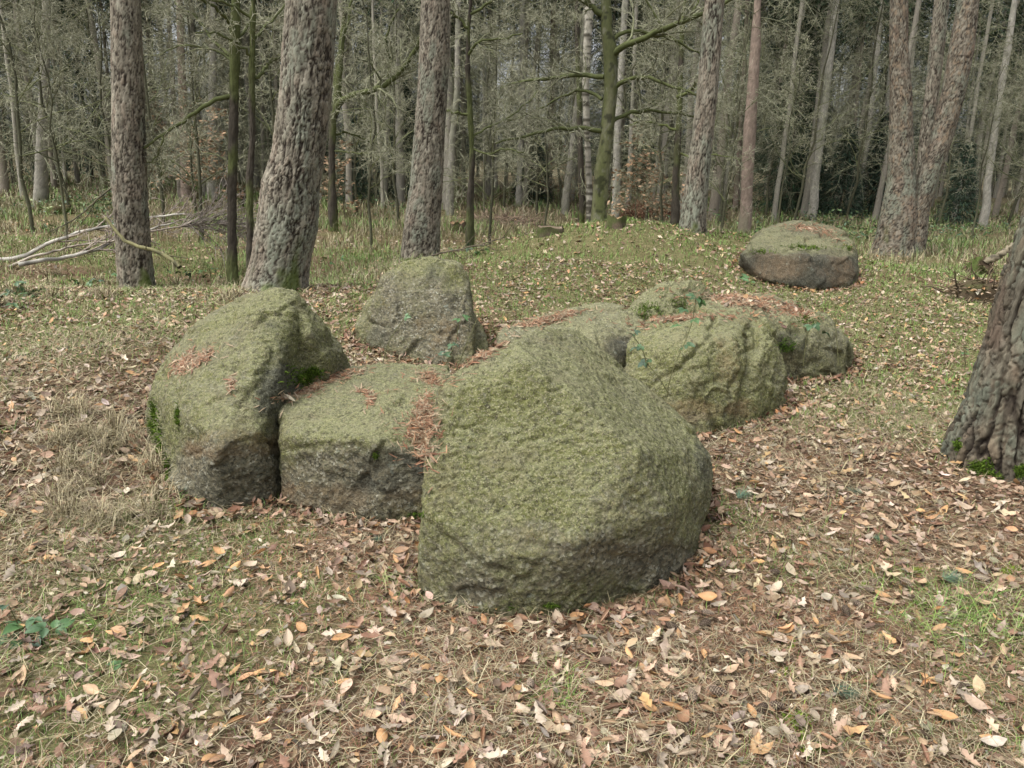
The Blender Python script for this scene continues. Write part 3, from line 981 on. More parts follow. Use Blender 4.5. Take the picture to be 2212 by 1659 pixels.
        C = np.array([0.050, 0.043, 0.033]) * (1 - g) + np.array([0.072, 0.082, 0.032]) * g
        C = C * (0.8 + 0.5 * ID)[:, None]
    else:                         # spruce and far grey trunks
        F1, F2, ID = worley(Pn / np.array([0.035, 0.035, 0.06]), seed)
        d = 0.009 * (sstep(0, .3, F2 - F1) - 1) + fbm(Pn * 6, 3, seed) * 0.012
        cc = {'grey': (0.25, 0.235, 0.195), 'red': (0.225, 0.175, 0.14), 'pale': (0.31, 0.295, 0.25)}[kind]
        C = np.array(cc) * (0.72 + 0.5 * ID)[:, None]
        g = sstep(0.1, 0.6, fbm(Pn * np.array([4, 4, 1]), 3, seed + 3))[:, None] * 0.5
        C = C * (1 - g) + np.array([0.15, 0.16, 0.10]) * g
    # moss round the foot
    hz_ = hz + (9 if kind == 'deep' else 0)
    mo = sstep(0.35, 0.75, fbm(Pn * np.array([5, 5, 3]) + 91, 3, seed + 33) * 0.9 + 0.55 * sstep(0.45, 0.0, hz_) - 0.1)[:, None] * sstep(0.7, 0.1, hz_)[:, None] * 0.8
    C = C * (1 - mo) + np.array([0.08, 0.11, 0.02]) * mo
    Rf = RR.ravel() + d
    base = np.array([c[1, 0], c[1, 1], g0])
    V = np.stack([(CX + 0 * TH).ravel() + np.cos(TH).ravel() * Rf, (CY + 0 * TH).ravel() + np.sin(TH).ravel() * Rf, ZZ.ravel()], 1) - base
    n = len(zz)
    I = np.arange(n * na).reshape(n, na)
    a, b = I[:-1], I[1:]
    Q = np.stack([a, np.roll(a, -1, 1), np.roll(b, -1, 1), b], -1).reshape(-1, 4)
    V = np.vstack([V, [[cx[-1] - base[0], cy[-1] - base[1], zz[-1] - base[2] + 0.02]]])
    C = np.vstack([C, C[-1:]])
    cap = np.stack([I[-1], np.roll(I[-1], -1), np.full(na, n * na)], -1)
    me = mesh_np(name, V, [Q, cap], C)
    TRUNKS.append((base[0], base[1], rd[1]))
    axis_ = np.stack([cx, cy, zz], 1)
    return me, base, axis_, rr


def add_tree(name, label, rows, y, ztop, kind, seed, group=None, na=64, dz=0.03, mat=None, cat='tree', **kw):
    me, base, ax, rr = trunk_mesh(name + '_trunk', rows, y, ztop, kind, seed, na, dz, **kw)
    root = empty(name, base)
    tag(root, label, cat, group)
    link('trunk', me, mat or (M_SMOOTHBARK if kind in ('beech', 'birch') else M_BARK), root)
    return root, base, ax, rr


def limb_px(pts, y, r0, r1, K=14, dy=0.0):
    """a limb through picture points at distance y (dy = how far it swings away by its end)"""
    n = len(pts)
    P = np.array([at(u, v, y + dy * i / (n - 1)) for i, (u, v) in enumerate(pts)])
    px = pxsize(y)
    return resample(P, K, np.linspace(r0, r1, n) * px)


TW_G = np.array([0.085, 0.098, 0.036])      # green, algae grown
TW_P = np.array([0.34, 0.335, 0.24])         # pale twig tips


def twig_part(root, base, limbs, levels, seed, c0=TW_G, c1=TW_P, name='branches', sides0=7, rmin=0.0042):
    """limbs: list of (K,3),(K,) ; levels: list of (n, lo, hi, K, spread, curl, up, rmul)"""
    r = np.random.default_rng(seed)
    S = Soup()
    K0 = len(limbs[0][0])
    P = np.array([l[0] for l in limbs])
    Rr = np.array([l[1] for l in limbs])
    P[:, 1:] += r.normal(size=P[:, 1:].shape) * 0.012
    V, Q = tubes(P, Rr, sides0)
    S.add(V, Q, c0 * 0.9 + 0 * V)
    nl = len(levels)
    for li, (n, lo, hi, K, spread, curl, up, rmul) in enumerate(levels):
        P, Rr = sprout(P, Rr, n, lo, hi, K, spread, curl, up, rmul, rmin, r=r)
        V, Q = tubes(P, Rr, 4 if li == 0 else 3)
        t = (li + 1) / nl
        C = c0 * (1 - t) + c1 * t
        C = C * np.repeat(r.uniform(0.6, 1.25, len(P)), K * (4 if li == 0 else 3))[:, None]
        S.add(V, Q, C)
    return link(name, S.mesh(name, base), M_TWIG, root), P


# --- the near and middle trees, read off the photograph
root, base, ax, rr = add_tree('pine_tree', 'thickest pine with flared bulging foot, directly behind the tall peaked boulder',
    [(0, 619, 729), (100, 611, 722), (200, 605, 716), (330, 589, 701), (400, 566, 691), (450, 562, 688), (500, 553, 684), (560, 545, 670), (600, 534, 664), (645, 522, 662), (668, 512, 668)],
    7.6, 11, 'pine', 3, na=160, dz=0.012)
root, base, ax, rr = add_tree('pine_tree', 'straight scaly pine left of the thickest one, behind the fallen birch limbs',
    [(0, 241, 301), (200, 244, 310), (400, 245, 315), (500, 251, 321), (560, 255, 326), (605, 258, 331)], 10.4, 12, 'pine', 11, na=100, dz=0.018)
root, base, ax, rr = add_tree('pine_tree', 'thick furrowed pine standing behind the upright round topped boulder',
    [(0, 910, 973), (100, 906, 972), (200, 902, 967), (300, 893, 960), (400, 886, 957), (480, 874, 951), (548, 866, 950)], 12.2, 13, 'pine', 17, na=100, dz=0.020)
root, base, ax, rr = add_tree('pine_tree', 'grey brown pine leaning right on the grassy crest, left of the dark flat sided boulder',
    [(0, 1522, 1565), (100, 1514, 1557), (200, 1506, 1550), (300, 1494, 1540), (400, 1480, 1529), (470, 1470, 1524), (518, 1464, 1523)], 11.4, 13, 'pine', 29, na=90, dz=0.021)
# twin stemmed pine
me, base, ax, rr = trunk_mesh('stem', [(0, 1924, 1960), (100, 1922, 1960), (200, 1924, 1968), (300, 1921, 1971), (400, 1917, 1978), (470, 1903, 1980), (517, 1894, 1975)], 15.5, 14, 'flaky', 31, 84, 0.026)
root = empty('pine_tree', base)
tag(root, 'twin stemmed pine splitting low into a V, rotten bark and moss at its foot', 'tree')
link('stem', me, M_BARK, root)
me, b2, ax, rr = trunk_mesh('stem', [(0, 2071, 2113), (100, 2053, 2103), (200, 2035, 2083), (300, 2011, 2056), (400, 1978, 2022), (450, 1962, 2006), (517, 1948, 1999)], 15.45, 14, 'flaky', 37, 84, 0.026)
o = link('stem', me, M_BARK, root)
o.location = Vector(b2 - base)
add_tree('pine_tree', 'slim pine stem rising between the two arms of the twin stemmed pine',
    [(0, 2019, 2049), (100, 2009, 2039), (200, 1999, 2027), (300, 1987, 2014), (400, 1976, 2002), (490, 1965, 1992)], 17.5, 14, 'pine', 43, na=64, dz=0.03)
root, base, ax, rr = add_tree('pine_tree', 'deeply furrowed leaning trunk at the right edge, bright moss at its foot',
    [(420, 2238, 2392), (500, 2212, 2366), (640, 2164, 2326), (740, 2137, 2302), (850, 2103, 2282), (920, 2078, 2276), (965, 2058, 2282), (1000, 2050, 2292), (1035, 2046, 2300)], 4.0, 6, 'deep', 47, na=240, dz=0.008, lobes=0.03, mat=M_DEEPBARK)
RIGHT_TREE = base
RT_AX, RT_R = ax, rr

# beech with mossy limbs
root, base, ax, rr = add_tree('beech_tree', 'smooth green stemmed beech with long side limbs, on the far side of the crest',
    [(0, 1298, 1319), (70, 1298, 1325), (110, 1302, 1334), (200, 1305, 1334), (300, 1296, 1324), (370, 1284, 1316), (450, 1278, 1310), (500, 1273, 1312)], 14.0, 12, 'beech', 53, na=40, dz=0.03)
L = [limb_px([(1322, 122), (1340, 104), (1365, 90), (1420, 68), (1480, 45), (1540, 20), (1600, -10)], 14, 7, 3, dy=-1),
     limb_px([(1305, 166), (1242, 161), (1182, 171), (1130, 173), (1080, 190)], 14, 5, 1.5, dy=1),
     limb_px([(1299, 283), (1250, 275), (1202, 277), (1130, 297), (1070, 310)], 14, 5, 1.5, dy=-.5),
     limb_px([(1328, 190), (1355, 169), (1387, 163), (1435, 181), (1491, 197), (1540, 225)], 14, 5, 1.5, dy=-1),
     limb_px([(1320, 265), (1359, 241), (1411, 237), (1471, 245), (1530, 262)], 14, 4.5, 1.5, dy=.8),
     limb_px([(1325, 85), (1355, 64), (1411, 72), (1471, 92), (1520, 120)], 14, 4.5, 1.5, dy=.3),
     limb_px([(1300, 30), (1270, 10), (1230, -20), (1180, -60)], 14, 6, 3),
     limb_px([(1300, 215), (1260, 190), (1215, 205), (1150, 245), (1100, 262)], 14, 3.5, 1.2, dy=1.3)]
twig_part(root, base, L, [(14, .25, .55, 8, 50, .18, .04, .4), (7, .3, .65, 6, 48, .28, .03, .6), (3, .4, .8, 4, 45, .3, .02, .7)], 61)

# dark moss grown oaks behind the thickest pine
root, base, ax, rr = add_tree('oak_tree', 'dark slender oak with a mossy stem, second stem left of the thickest pine',
    [(0, 500, 519), (100, 495, 519), (200, 496, 516), (300, 494, 514), (400, 491, 511), (500, 492, 511), (585, 490, 514)], 10.8, 9, 'oak', 59, na=36, dz=0.03)
L = [limb_px([(497, 208), (470, 213), (440, 225), (410, 250), (385, 268), (350, 292), (315, 318)], 10.8, 5, 2.0, dy=-.4),
     limb_px([(350, 292), (352, 310), (335, 340), (318, 352)], 10.4, 2, 1.0),
     limb_px([(500, 120), (460, 90), (430, 40), (380, 10)], 10.8, 4, 1.5, dy=.5),
     limb_px([(505, 60), (470, 20), (420, -10), (350, -30)], 10.8, 4, 1.5, dy=-1),
     limb_px([(512, 150), (480, 110), (400, 95), (330, 120)], 10.8, 3, 1.2, dy=1),
     limb_px([(505, 90), (540, 50), (590, 30), (640, 40)], 10.8, 3, 1.2, dy=1)]
twig_part(root, base, L, [(11, .22, .5, 8, 50, .24, .03, .5), (7, .3, .65, 6, 50, .32, .0, .6), (3, .4, .8, 4, 45, .32, 0, .7)], 67)
root, base, ax, rr = add_tree('oak_tree', 'black slender oak close against the left side of the thickest pine',
    [(0, 541, 553), (180, 537, 551), (300, 539, 553), (400, 531, 547), (500, 533, 548), (600, 532, 550)], 9.9, 8, 'oak', 71, na=36, dz=0.03)
L = [limb_px([(548, 170), (565, 155), (590, 130), (612, 115)], 9.9, 4, 2, dy=.4),
     limb_px([(545, 90), (570, 60), (600, 30), (640, -10)], 9.9, 3, 1.5, dy=.8),
     limb_px([(545, 120), (510, 90), (470, 70), (420, 72)], 9.9, 3, 1.2, dy=-.5),
     limb_px([(548, 40), (500, 10), (440, -10), (400, -40)], 9.9, 3, 1.2, dy=-.5)]
twig_part(root, base, L, [(10, .3, .7, 8, 50, .24, .03, .5), (6, .3, .65, 6, 50, .32, .0, .6), (4, .4, .8, 4, 45, .32, 0, .7)], 73)
root, base, ax, rr = add_tree('oak_tree', 'crooked oak with a mossy limb curving up, just right of the thickest pine',
    [(225, 718, 735), (262, 712, 727), (330, 710, 724), (400, 710, 725), (448, 708, 729)], 17.0, 4.35, 'oak', 79, na=30, dz=0.04)
L = [limb_px([(724, 245), (730, 222), (745, 208), (775, 203), (830, 188), (870, 150), (905, 95), (925, 50)], 17, 7.5, 3.5, K=18, dy=-.6),
     limb_px([(737, 212), (728, 200), (722, 180), (732, 120), (750, 60), (760, 0)], 17, 5, 2.5, K=18, dy=.4),
     limb_px([(722, 290), (745, 285), (770, 292), (820, 315)], 17, 2.5, 1.2, K=18, dy=.5),
     limb_px([(718, 325), (760, 330), (800, 332), (840, 350)], 17, 2.0, 1.0, K=18, dy=-.5),
     limb_px([(835, 185), (845, 140), (830, 80), (860, 20)], 16.8, 3, 1.5, K=18, dy=-.5)]
twig_part(root, base, L, [(12, .2, .42, 8, 45, .22, .05, .5), (6, .3, .6, 6, 45, .25, .02, .6), (4, .4, .7, 4, 45, .25, 0, .7)], 83)
root, base, ax, rr = add_tree('oak_tree', 'thin dark sapling with a mossy green foot, between the furrowed pine and the birch',
    [(0, 1013, 1021), (70, 1008, 1016), (150, 1004, 1016), (250, 1010, 1022), (350, 1014, 1026), (420, 1009, 1024), (518, 1005, 1025)], 13.4, 8, 'oak', 89, na=30, dz=0.04)
L = [limb_px([(1010, 120), (1025, 100), (1040, 85), (1090, 85), (1130, 70)], 13.4, 3, 1.2, dy=-.6), limb_px([(1012, 245), (980, 245), (960, 235), (930, 240)], 13.4, 3, 1.2),
     limb_px([(1018, 300), (1060, 270), (1110, 250), (1160, 200)], 13.4, 2.5, 1.0, dy=.6), limb_px([(1010, 60), (980, 30), (960, 20), (920, 30)], 13.4, 3, 1.2),
     limb_px([(1018, 320), (1050, 335), (1090, 320), (1130, 330)], 13.4, 2.2, 1.0, dy=-.6), limb_px([(1016, 30), (1050, 10), (1100, -20), (1160, -20)], 13.4, 3, 1.2)]
twig_part(root, base, L, [(10, .3, .7, 8, 50, .24, .04, .5), (6, .3, .65, 6, 50, .32, .02, .6), (4, .4, .8, 4, 45, .32, 0, .7)], 97)
root, base, ax, rr = add_tree('oak_tree', 'dark bent oak just left of the grey brown leaning pine',
    [(0, 1475, 1484), (100, 1466, 1477), (200, 1463, 1475), (270, 1460, 1473), (320, 1456, 1471), (400, 1451, 1467), (466, 1449, 1469)], 17.0, 8, 'oak', 101, na=30, dz=0.04)
L = [limb_px([(1463, 210), (1490, 195), (1510, 170), (1525, 160)], 17, 4, 1.5, dy=-.5), limb_px([(1462, 280), (1430, 270), (1400, 262), (1360, 270)], 17, 3, 1.2),
     limb_px([(1470, 100), (1430, 60), (1410, 20), (1380, -20)], 17, 3, 1.2), limb_px([(1475, 50), (1500, 20), (1520, -20), (1570, -40)], 17, 3, 1.2),
     limb_px([(1465, 330), (1500, 345), (1540, 330), (1600, 345)], 17, 2.2, 1.0, dy=-.6)]
twig_part(root, base, L, [(10, .3, .7, 8, 50, .24, .04, .5), (6, .3, .65, 6, 50, .32, .02, .6), (4, .4, .8, 4, 45, .32, 0, .7)], 103)
# birch
root, base, ax, rr = add_tree('birch_tree', 'flaking white and black barked birch left of the smooth beech',
    [(0, 1264, 1284), (100, 1260, 1277), (200, 1258, 1272), (300, 1262, 1275), (400, 1266, 1279), (480, 1266, 1282)], 15.4, 12, 'birch', 107, na=36, dz=0.03)
# middle distance trunks
MID = [('grey trunk with a pale base, right of the crooked oak and left of the furrowed pine row', None),]
mids = [
 ('pine_tree', 'red barked straight pine right of the leaning crest pine, broken stump at its foot', [(0, 1629, 1644), (100, 1621, 1643), (200, 1613, 1638), (300, 1604, 1632), (400, 1601, 1626), (462, 1598, 1625)], 19, 'red'),
 ('spruce_tree', 'pale grey trunk leaning right, above and beyond the dark flat sided boulder', [(0, 1800, 1815), (100, 1788, 1804), (200, 1777, 1793), (300, 1764, 1781), (400, 1751, 1768), (432, 1749, 1769)], 24, 'pale'),
 ('spruce_tree', 'pale grey trunk leaning right, farthest right beyond the twin stemmed pine', [(0, 2186, 2198), (100, 2171, 2185), (200, 2154, 2168), (300, 2139, 2154), (400, 2125, 2140), (445, 2122, 2140)], 23, 'pale'),
 ('spruce_tree', 'straight grey trunk midway between the thin sapling and the birch', [(0, 1122, 1133), (200, 1122, 1135), (300, 1118, 1132), (400, 1115, 1127), (420, 1113, 1128)], 27, 'pale'),
 ('spruce_tree', 'grey trunk showing just right of the thick furrowed pine', [(0, 984, 996), (200, 981, 994), (300, 970, 985), (430, 962, 981)], 23, 'grey'),
 ('pine_tree', 'thin orange barked pine stem between the sapling and the birch', [(0, 1191, 1201), (100, 1188, 1199), (270, 1186, 1197), (412, 1180, 1192)], 34, 'red'),
 ('spruce_tree', 'grey trunk partly hidden behind the smooth beech on its right', [(0, 1344, 1358), (200, 1332, 1347), (300, 1325, 1341), (430, 1322, 1340)], 21, 'pale'),
 ('spruce_tree', 'grey trunk at the far left edge, beyond the bramble and dry grass', [(0, 92, 109), (200, 85, 105), (300, 79, 101), (435, 73, 104)], 21, 'grey'),
 ('spruce_tree', 'tan trunk beside the orange leaved beech saplings, left of the two', [(0, 380, 394), (180, 385, 402), (300, 388, 408), (415, 391, 414)], 25, 'red'),
 ('spruce_tree', 'grey trunk beside the orange leaved beech saplings, right of the two', [(0, 453, 466), (200, 450, 467), (420, 447, 469)], 26, 'pale'),
 ('spruce_tree', 'short leaning grey trunk left of the birch', [(0, 1262, 1270), (300, 1232, 1243), (430, 1213, 1231)], 25, 'grey'),
 ('oak_tree', 'dark trunk with a mossy foot, just left of the birch', [(0, 1240, 1250), (200, 1245, 1256), (300, 1247, 1259), (440, 1251, 1265)], 20, 'oak'),
 ('pine_tree', 'thin reddish trunk just left of the red barked straight pine', [(0, 1610, 1618), (200, 1600, 1608), (420, 1585, 1597)], 28, 'red'),
 ('spruce_tree', 'pale trunk close left of the twin stemmed pine', [(0, 1935, 1946), (190, 1915, 1929), (405, 1896, 1913)], 27, 'pale'),
 ('spruce_tree', 'thin grey trunk left of the pale trunk above the dark flat sided boulder', [(0, 1733, 1741), (130, 1722, 1730), (330, 1683, 1692), (420, 1672, 1683)], 32, 'pale'),
 ('spruce_tree', 'thin grey trunk between the pale leaning trunk and the twin stemmed pine', [(0, 1902, 1911), (200, 1882, 1891), (400, 1858, 1868)], 30, 'pale'),
 ('spruce_tree', 'slim pale trunk a little right of the smooth beech', [(0, 1371, 1380), (200, 1363, 1371), (300, 1358, 1368), (430, 1352, 1364)], 24, 'grey'),
 ('spruce_tree', 'slim dark trunk right of the crooked mossy oak', [(0, 840, 850), (200, 835, 845), (420, 826, 838)], 29, 'grey'),
 ('spruce_tree', 'slim trunk leaning right above the twin stemmed pine crown fork', [(0, 1572, 1580), (200, 1562, 1571), (420, 1548, 1560)], 30, 'grey'),
]
mids[-1] = (mids[-1][0], 'slim trunk seen between the crest pine and the red barked pine') + mids[-1][2:]
MIDBASE = []
for i, (nm, lab, rows, y, kd) in enumerate(mids):
    root, base, ax, rr = add_tree(nm, lab, rows, y, 13, kd, 200 + i * 7, na=22, dz=0.06, lobes=.1)
    MIDBASE.append((root, base, ax, rr))

# ------------------------------------------------------------------ spruce prototypes
def dead_branches(r, h0, h1, n, trunk_r, lmin, lmax, lv=(7, 4), rmin=0.006, droop=-0.12, axisf=None):
    """fine dead side branches in a mesh soup"""
    S = Soup()
    z = r.uniform(h0, h1, n)
    a = r.uniform(0, 2 * math.pi, n)
    K = 6
    ln = r.uniform(lmin, lmax, n)
    d = np.stack([np.cos(a), np.sin(a), r.normal(0.05, .15, n)], 1)
    P = np.empty((n, K, 3))
    if axisf is None:
        P[:, 0] = np.stack([np.cos(a) * trunk_r, np.sin(a) * trunk_r, z], 1)
    else:
        P[:, 0] = axisf(z)
    d = norm(d)
    for k in range(1, K):
        d = norm(d + r.normal(size=(n, 3)) * 0.09 + np.array([0, 0, droop]))
        P[:, k] = P[:, k - 1] + d * (ln / (K - 1))[:, None]
    Rr = np.linspace(1, 0.4, K)[None] * r.uniform(0.010, 0.018, n)[:, None]
    base_c = np.array([0.20, 0.205, 0.13])
    V, Q = tubes(P, Rr, 3)
    S.add(V, Q, base_c * 0.75 + 0 * V)
    for li, nn in enumerate(lv):
        K2 = 5 if li == 0 else 3
        P, Rr = sprout(P, Rr, nn, .3 if li == 0 else .35, .6, K2, 50, .16, -0.04, .6, rmin, r=r)
        V, Q = tubes(P, Rr, 3)
        C = base_c * np.repeat(r.uniform(0.7, 1.6, len(P)), K2 * 3)[:, None]
        S.add(V, Q, C)
    return S


def needle_crown(r, h0, h1, wid, n, col, size=0.24, tipw=0.1):
    n = int(n * 1.9)
    """conical crown of drooping sprays with leaf sized faces"""
    z = h0 + (h1 - h0) * r.uniform(0, 1, n) ** 1.1
    a = r.uniform(0, 2 * math.pi, n)
    a = np.round(a / (2 * math.pi) * 9 + z * 1.7) / 9 * 2 * math.pi + r.normal(0, .22, n)
    lim = wid * (1 - (z - h0) / (h1 - h0)) ** 0.8 + 0.15
    rad = lim * r.uniform(0.12, 1.0, n) ** 0.7
    p = np.stack([np.cos(a) * rad, np.sin(a) * rad, z - rad * 0.28], 1)
    out = np.stack([np.cos(a), np.sin(a), -0.45 + r.normal(0, .2, n)], 1) + r.normal(size=(n, 3)) * 0.35
    out = norm(out)
    side = norm(np.cross(out, np.array([0, 0, 1.0]) + r.normal(size=(n, 3)) * .4))
    L_ = size * r.uniform(.6, 1.5, n)[:, None]
    W_ = L_ * r.uniform(.07, .16, n)[:, None]
    V = np.stack([p - side * W_ * .5, p + side * W_ * .5, p + out * L_ * .6 + side * W_ * .6, p + out * L_, p + out * L_ * .55 - side * W_ * .6], 1)
    i = np.arange(n)[:, None] * 5
    T = np.concatenate([i + [0, 1, 2], i + [0, 2, 4], i + [2, 3, 4]])
    C = np.array(col) * r.uniform(.55, 1.5, (n, 1)) * np.array([1, 1, 1]) + r.uniform(-.006, .006, (n, 3))
    return V.reshape(-1, 3), T, np.repeat(C, 5, 0)


def straight_trunk(r, h, rad, col, na=10):
    K = 26
    z = np.linspace(-0.3, h, K)
    P = np.stack([np.cumsum(r.normal(0, .02, K)), np.cumsum(r.normal(0, .02, K)), z], 1)[None]
    P[0, :, :2] -= P[0, 1, :2]
    Rr = (rad * (1 - 0.75 * np.clip(z / h, 0, 1)) * (1 + .35 * np.exp(-np.maximum(z, 0) / .3)))[None]
    V, Q = tubes(P, Rr, na)
    C = np.array(col) * (0.7 + 0.5 * np.abs(fbm(V * np.array([8, 8, 3]), 2, 5)))[:, None]
    return V, Q, C


def spruce_proto(seed, rad, tcol, dead_n, crown_h0, h, lv=(7, 4), crown_n=2600, wid=2.2, fcol=(0.035, 0.055, 0.028)):
    r = np.random.default_rng(seed)
    S = Soup()
    S.add(*straight_trunk(r, h, rad, tcol))
    tm = S.mesh('trunk')
    tm.materials.append(M_BARK)
    dm = dead_branches(r, 1.0, crown_h0 + 2, int(dead_n * .72), rad * .7, 1.0, 2.4, lv).mesh('branches')
    dm.materials.append(M_TWIG)
    S = Soup()
    S.add(*needle_crown(r, crown_h0, h + .4, wid, crown_n, fcol))
    cm = S.mesh('crown', smooth=False)
    cm.materials.append(M_FOLIAGE)
    return tm, dm, cm


protos = [spruce_proto(301, .13, (0.29, 0.27, 0.22), 54, 7.5, 16), spruce_proto(302, .10, (0.26, 0.24, 0.19), 60, 7.0, 14),
          spruce_proto(303, .16, (0.32, 0.30, 0.25), 46, 8.5, 17), spruce_proto(304, .085, (0.24, 0.22, 0.17), 62, 6.5, 13),
          spruce_proto(305, .11, (0.28, 0.245, 0.195), 56, 8.0, 15)]
protos.append(spruce_proto(306, .065, (0.34, 0.32, 0.26), 16, 9.5, 15, crown_n=1400, wid=1.6))
protos.append(spruce_proto(307, .09, (0.30, 0.275, 0.225), 18, 10.5, 17, crown_n=1500, wid=1.8))
young = [spruce_proto(311, .07, (0.12, 0.10, 0.08), 12, 0.35, 5.5, (3, 2), 5200, 1.5, (0.040, 0.066, 0.042)),
         spruce_proto(312, .10, (0.12, 0.10, 0.08), 12, 0.8, 9.5, (3, 2), 5200, 2.0, (0.028, 0.050, 0.026)),
         spruce_proto(313, .13, (0.12, 0.10, 0.08), 16, 1.8, 14, (3, 2), 6500, 2.6, (0.026, 0.045, 0.024))]


def put_tree(name, label, group, meshes, x, y, rz, s, scz=1.0, tilt=(0, 0)):
    g = float(gh(np.array([x]), np.array([y]))[0])
    root = empty(name, (x, y, g), rz)
    root.rotation_euler = (tilt[0], tilt[1], rz)
    root.scale = (s, s, s * scz)
    tag(root, label, 'tree', group)
    for nm, me in zip(('trunk', 'branches', 'crown'), meshes):
        c = bpy.data.objects.new(nm, me)
        COL.objects.link(c)
        c.parent = root
    return root


r = np.random.default_rng(77)
placed = [(b[0], b[1]) for b in TRUNKS]


def far_spot(ymin, ymax, umin=-150, umax=2360, gap=1.2, tries=60):
    for _ in range(tries):
        y = math.sqrt(r.uniform(ymin ** 2, ymax ** 2))
        u = r.uniform(umin, umax)
        p = at(u, 400, y)
        if all((p[0] - a) ** 2 + (p[1] - b) ** 2 > gap * gap for a, b in placed):
            placed.append((p[0], p[1]))
            return p[0], p[1], u
    return None


def zone(u):
    return ('at the left edge' if u < 60 else 'left of the straight scaly pine' if u < 240 else 'just right of the straight scaly pine' if u < 400 else 'left of the slender oaks' if u < 490 else 'behind the slender oaks' if u < 560 else
            'behind the thickest pine' if u < 700 else 'around the crooked oak' if u < 850 else 'behind the furrowed pine' if u < 980 else 'around the thin sapling' if u < 1080 else 'right of the thin sapling' if u < 1200 else
            'behind the birch' if u < 1290 else 'just right of the smooth beech' if u < 1400 else 'left of the crest pine' if u < 1490 else 'right of the crest pine' if u < 1600 else 'right of the red barked pine' if u < 1700 else
            'above the dark flat sided boulder' if u < 1850 else 'behind the twin stemmed pine' if u < 2080 else 'at the right edge')


n_bg = 0
for (ya, yb, cnt, gap) in ((23, 34, 52, 1.3), (34, 50, 100, 1.2), (50, 72, 90, 1.2)):
    for k in range(cnt):
        q = far_spot(ya, yb, gap=gap)
        if q is None: continue
        x, y, u = q
        if u < 470 and ya > 30 and r.random() < .5: continue
        pr = protos[int(r.choice(7, p=[.11, .11, .11, .10, .11, .24, .22]))]
        lean = 0.03 + r.normal(0, .02)
        dist = 'near' if ya == 23 else 'middle' if ya == 34 else 'far'
        sc_s = r.uniform(.85, 1.25)
        bld = 'stout' if sc_s > 1.12 else 'slim' if sc_s < .97 else 'bare stemmed'
        put_tree('spruce_tree', f'{bld} spruce with dead twigs, {dist} forest {zone(u)}', 'spruces of the forest behind', pr, x, y, r.uniform(0, 6.28), sc_s, tilt=(0, lean))
        n_bg += 1
for k in range(52):
    q = far_spot(52, 80, umin=(520 if k < 46 else -150), gap=1.5)
    if q is None: continue
    x, y, u = q
    put_tree('spruce_tree', f'dense dark green spruce closing the view {zone(u)}', 'dark dense spruces far back', young[2 if k % 3 else 1], x, y, r.uniform(0, 6.28), r.uniform(.9, 1.3))
for (u, y, k, s, lab) in ((1735, 27, 0, .66, 'bushy young spruce with blue green needles left of the pale leaning trunk'), (1700, 27, 1, .62, 'young green spruce behind the bushy one left of the pale leaning trunk'),
                          (1900, 27, 0, .6, 'low green spruce beside the pale trunk near the twin stemmed pine'), (2080, 24, 0, .42, 'very small spruce right of the twin stemmed pine'),
                          (760, 26, 0, .5, 'small green spruce right of the crooked mossy oak'), (870, 30, 0, .7, 'small green spruce left of the furrowed pine'), (1150, 30, 0, .55, 'tiny spruce near the upturned root mound'),
                          (30, 32, 1, .8, 'green spruce at the far left edge'), (200, 38, 1, .95, 'green spruce behind the straight scaly pine'), (1820, 26, 0, .5, 'small spruce just right of the pale leaning trunk')):
    p = at(u, 400, y)
    put_tree('young_spruce', lab, None, young[k], p[0], p[1], r.uniform(0, 6.28), s)

# dead twigs on the middle trunks themselves
for i, (root, base, ax, rr) in enumerate(MIDBASE):
    rr_ = np.random.default_rng(500 + i)
    f = lambda z: np.stack([np.interp(z + base[2], ax[:, 2], ax[:, 0]) - base[0], np.interp(z + base[2], ax[:, 2], ax[:, 1]) - base[1], z], 1)
    me = dead_branches(rr_, 1.2, 9.5, 22, 0.1, .8, 2.2, (5, 3), 0.005, axisf=f).mesh('branches')
    link('branches', me, M_TWIG, root)

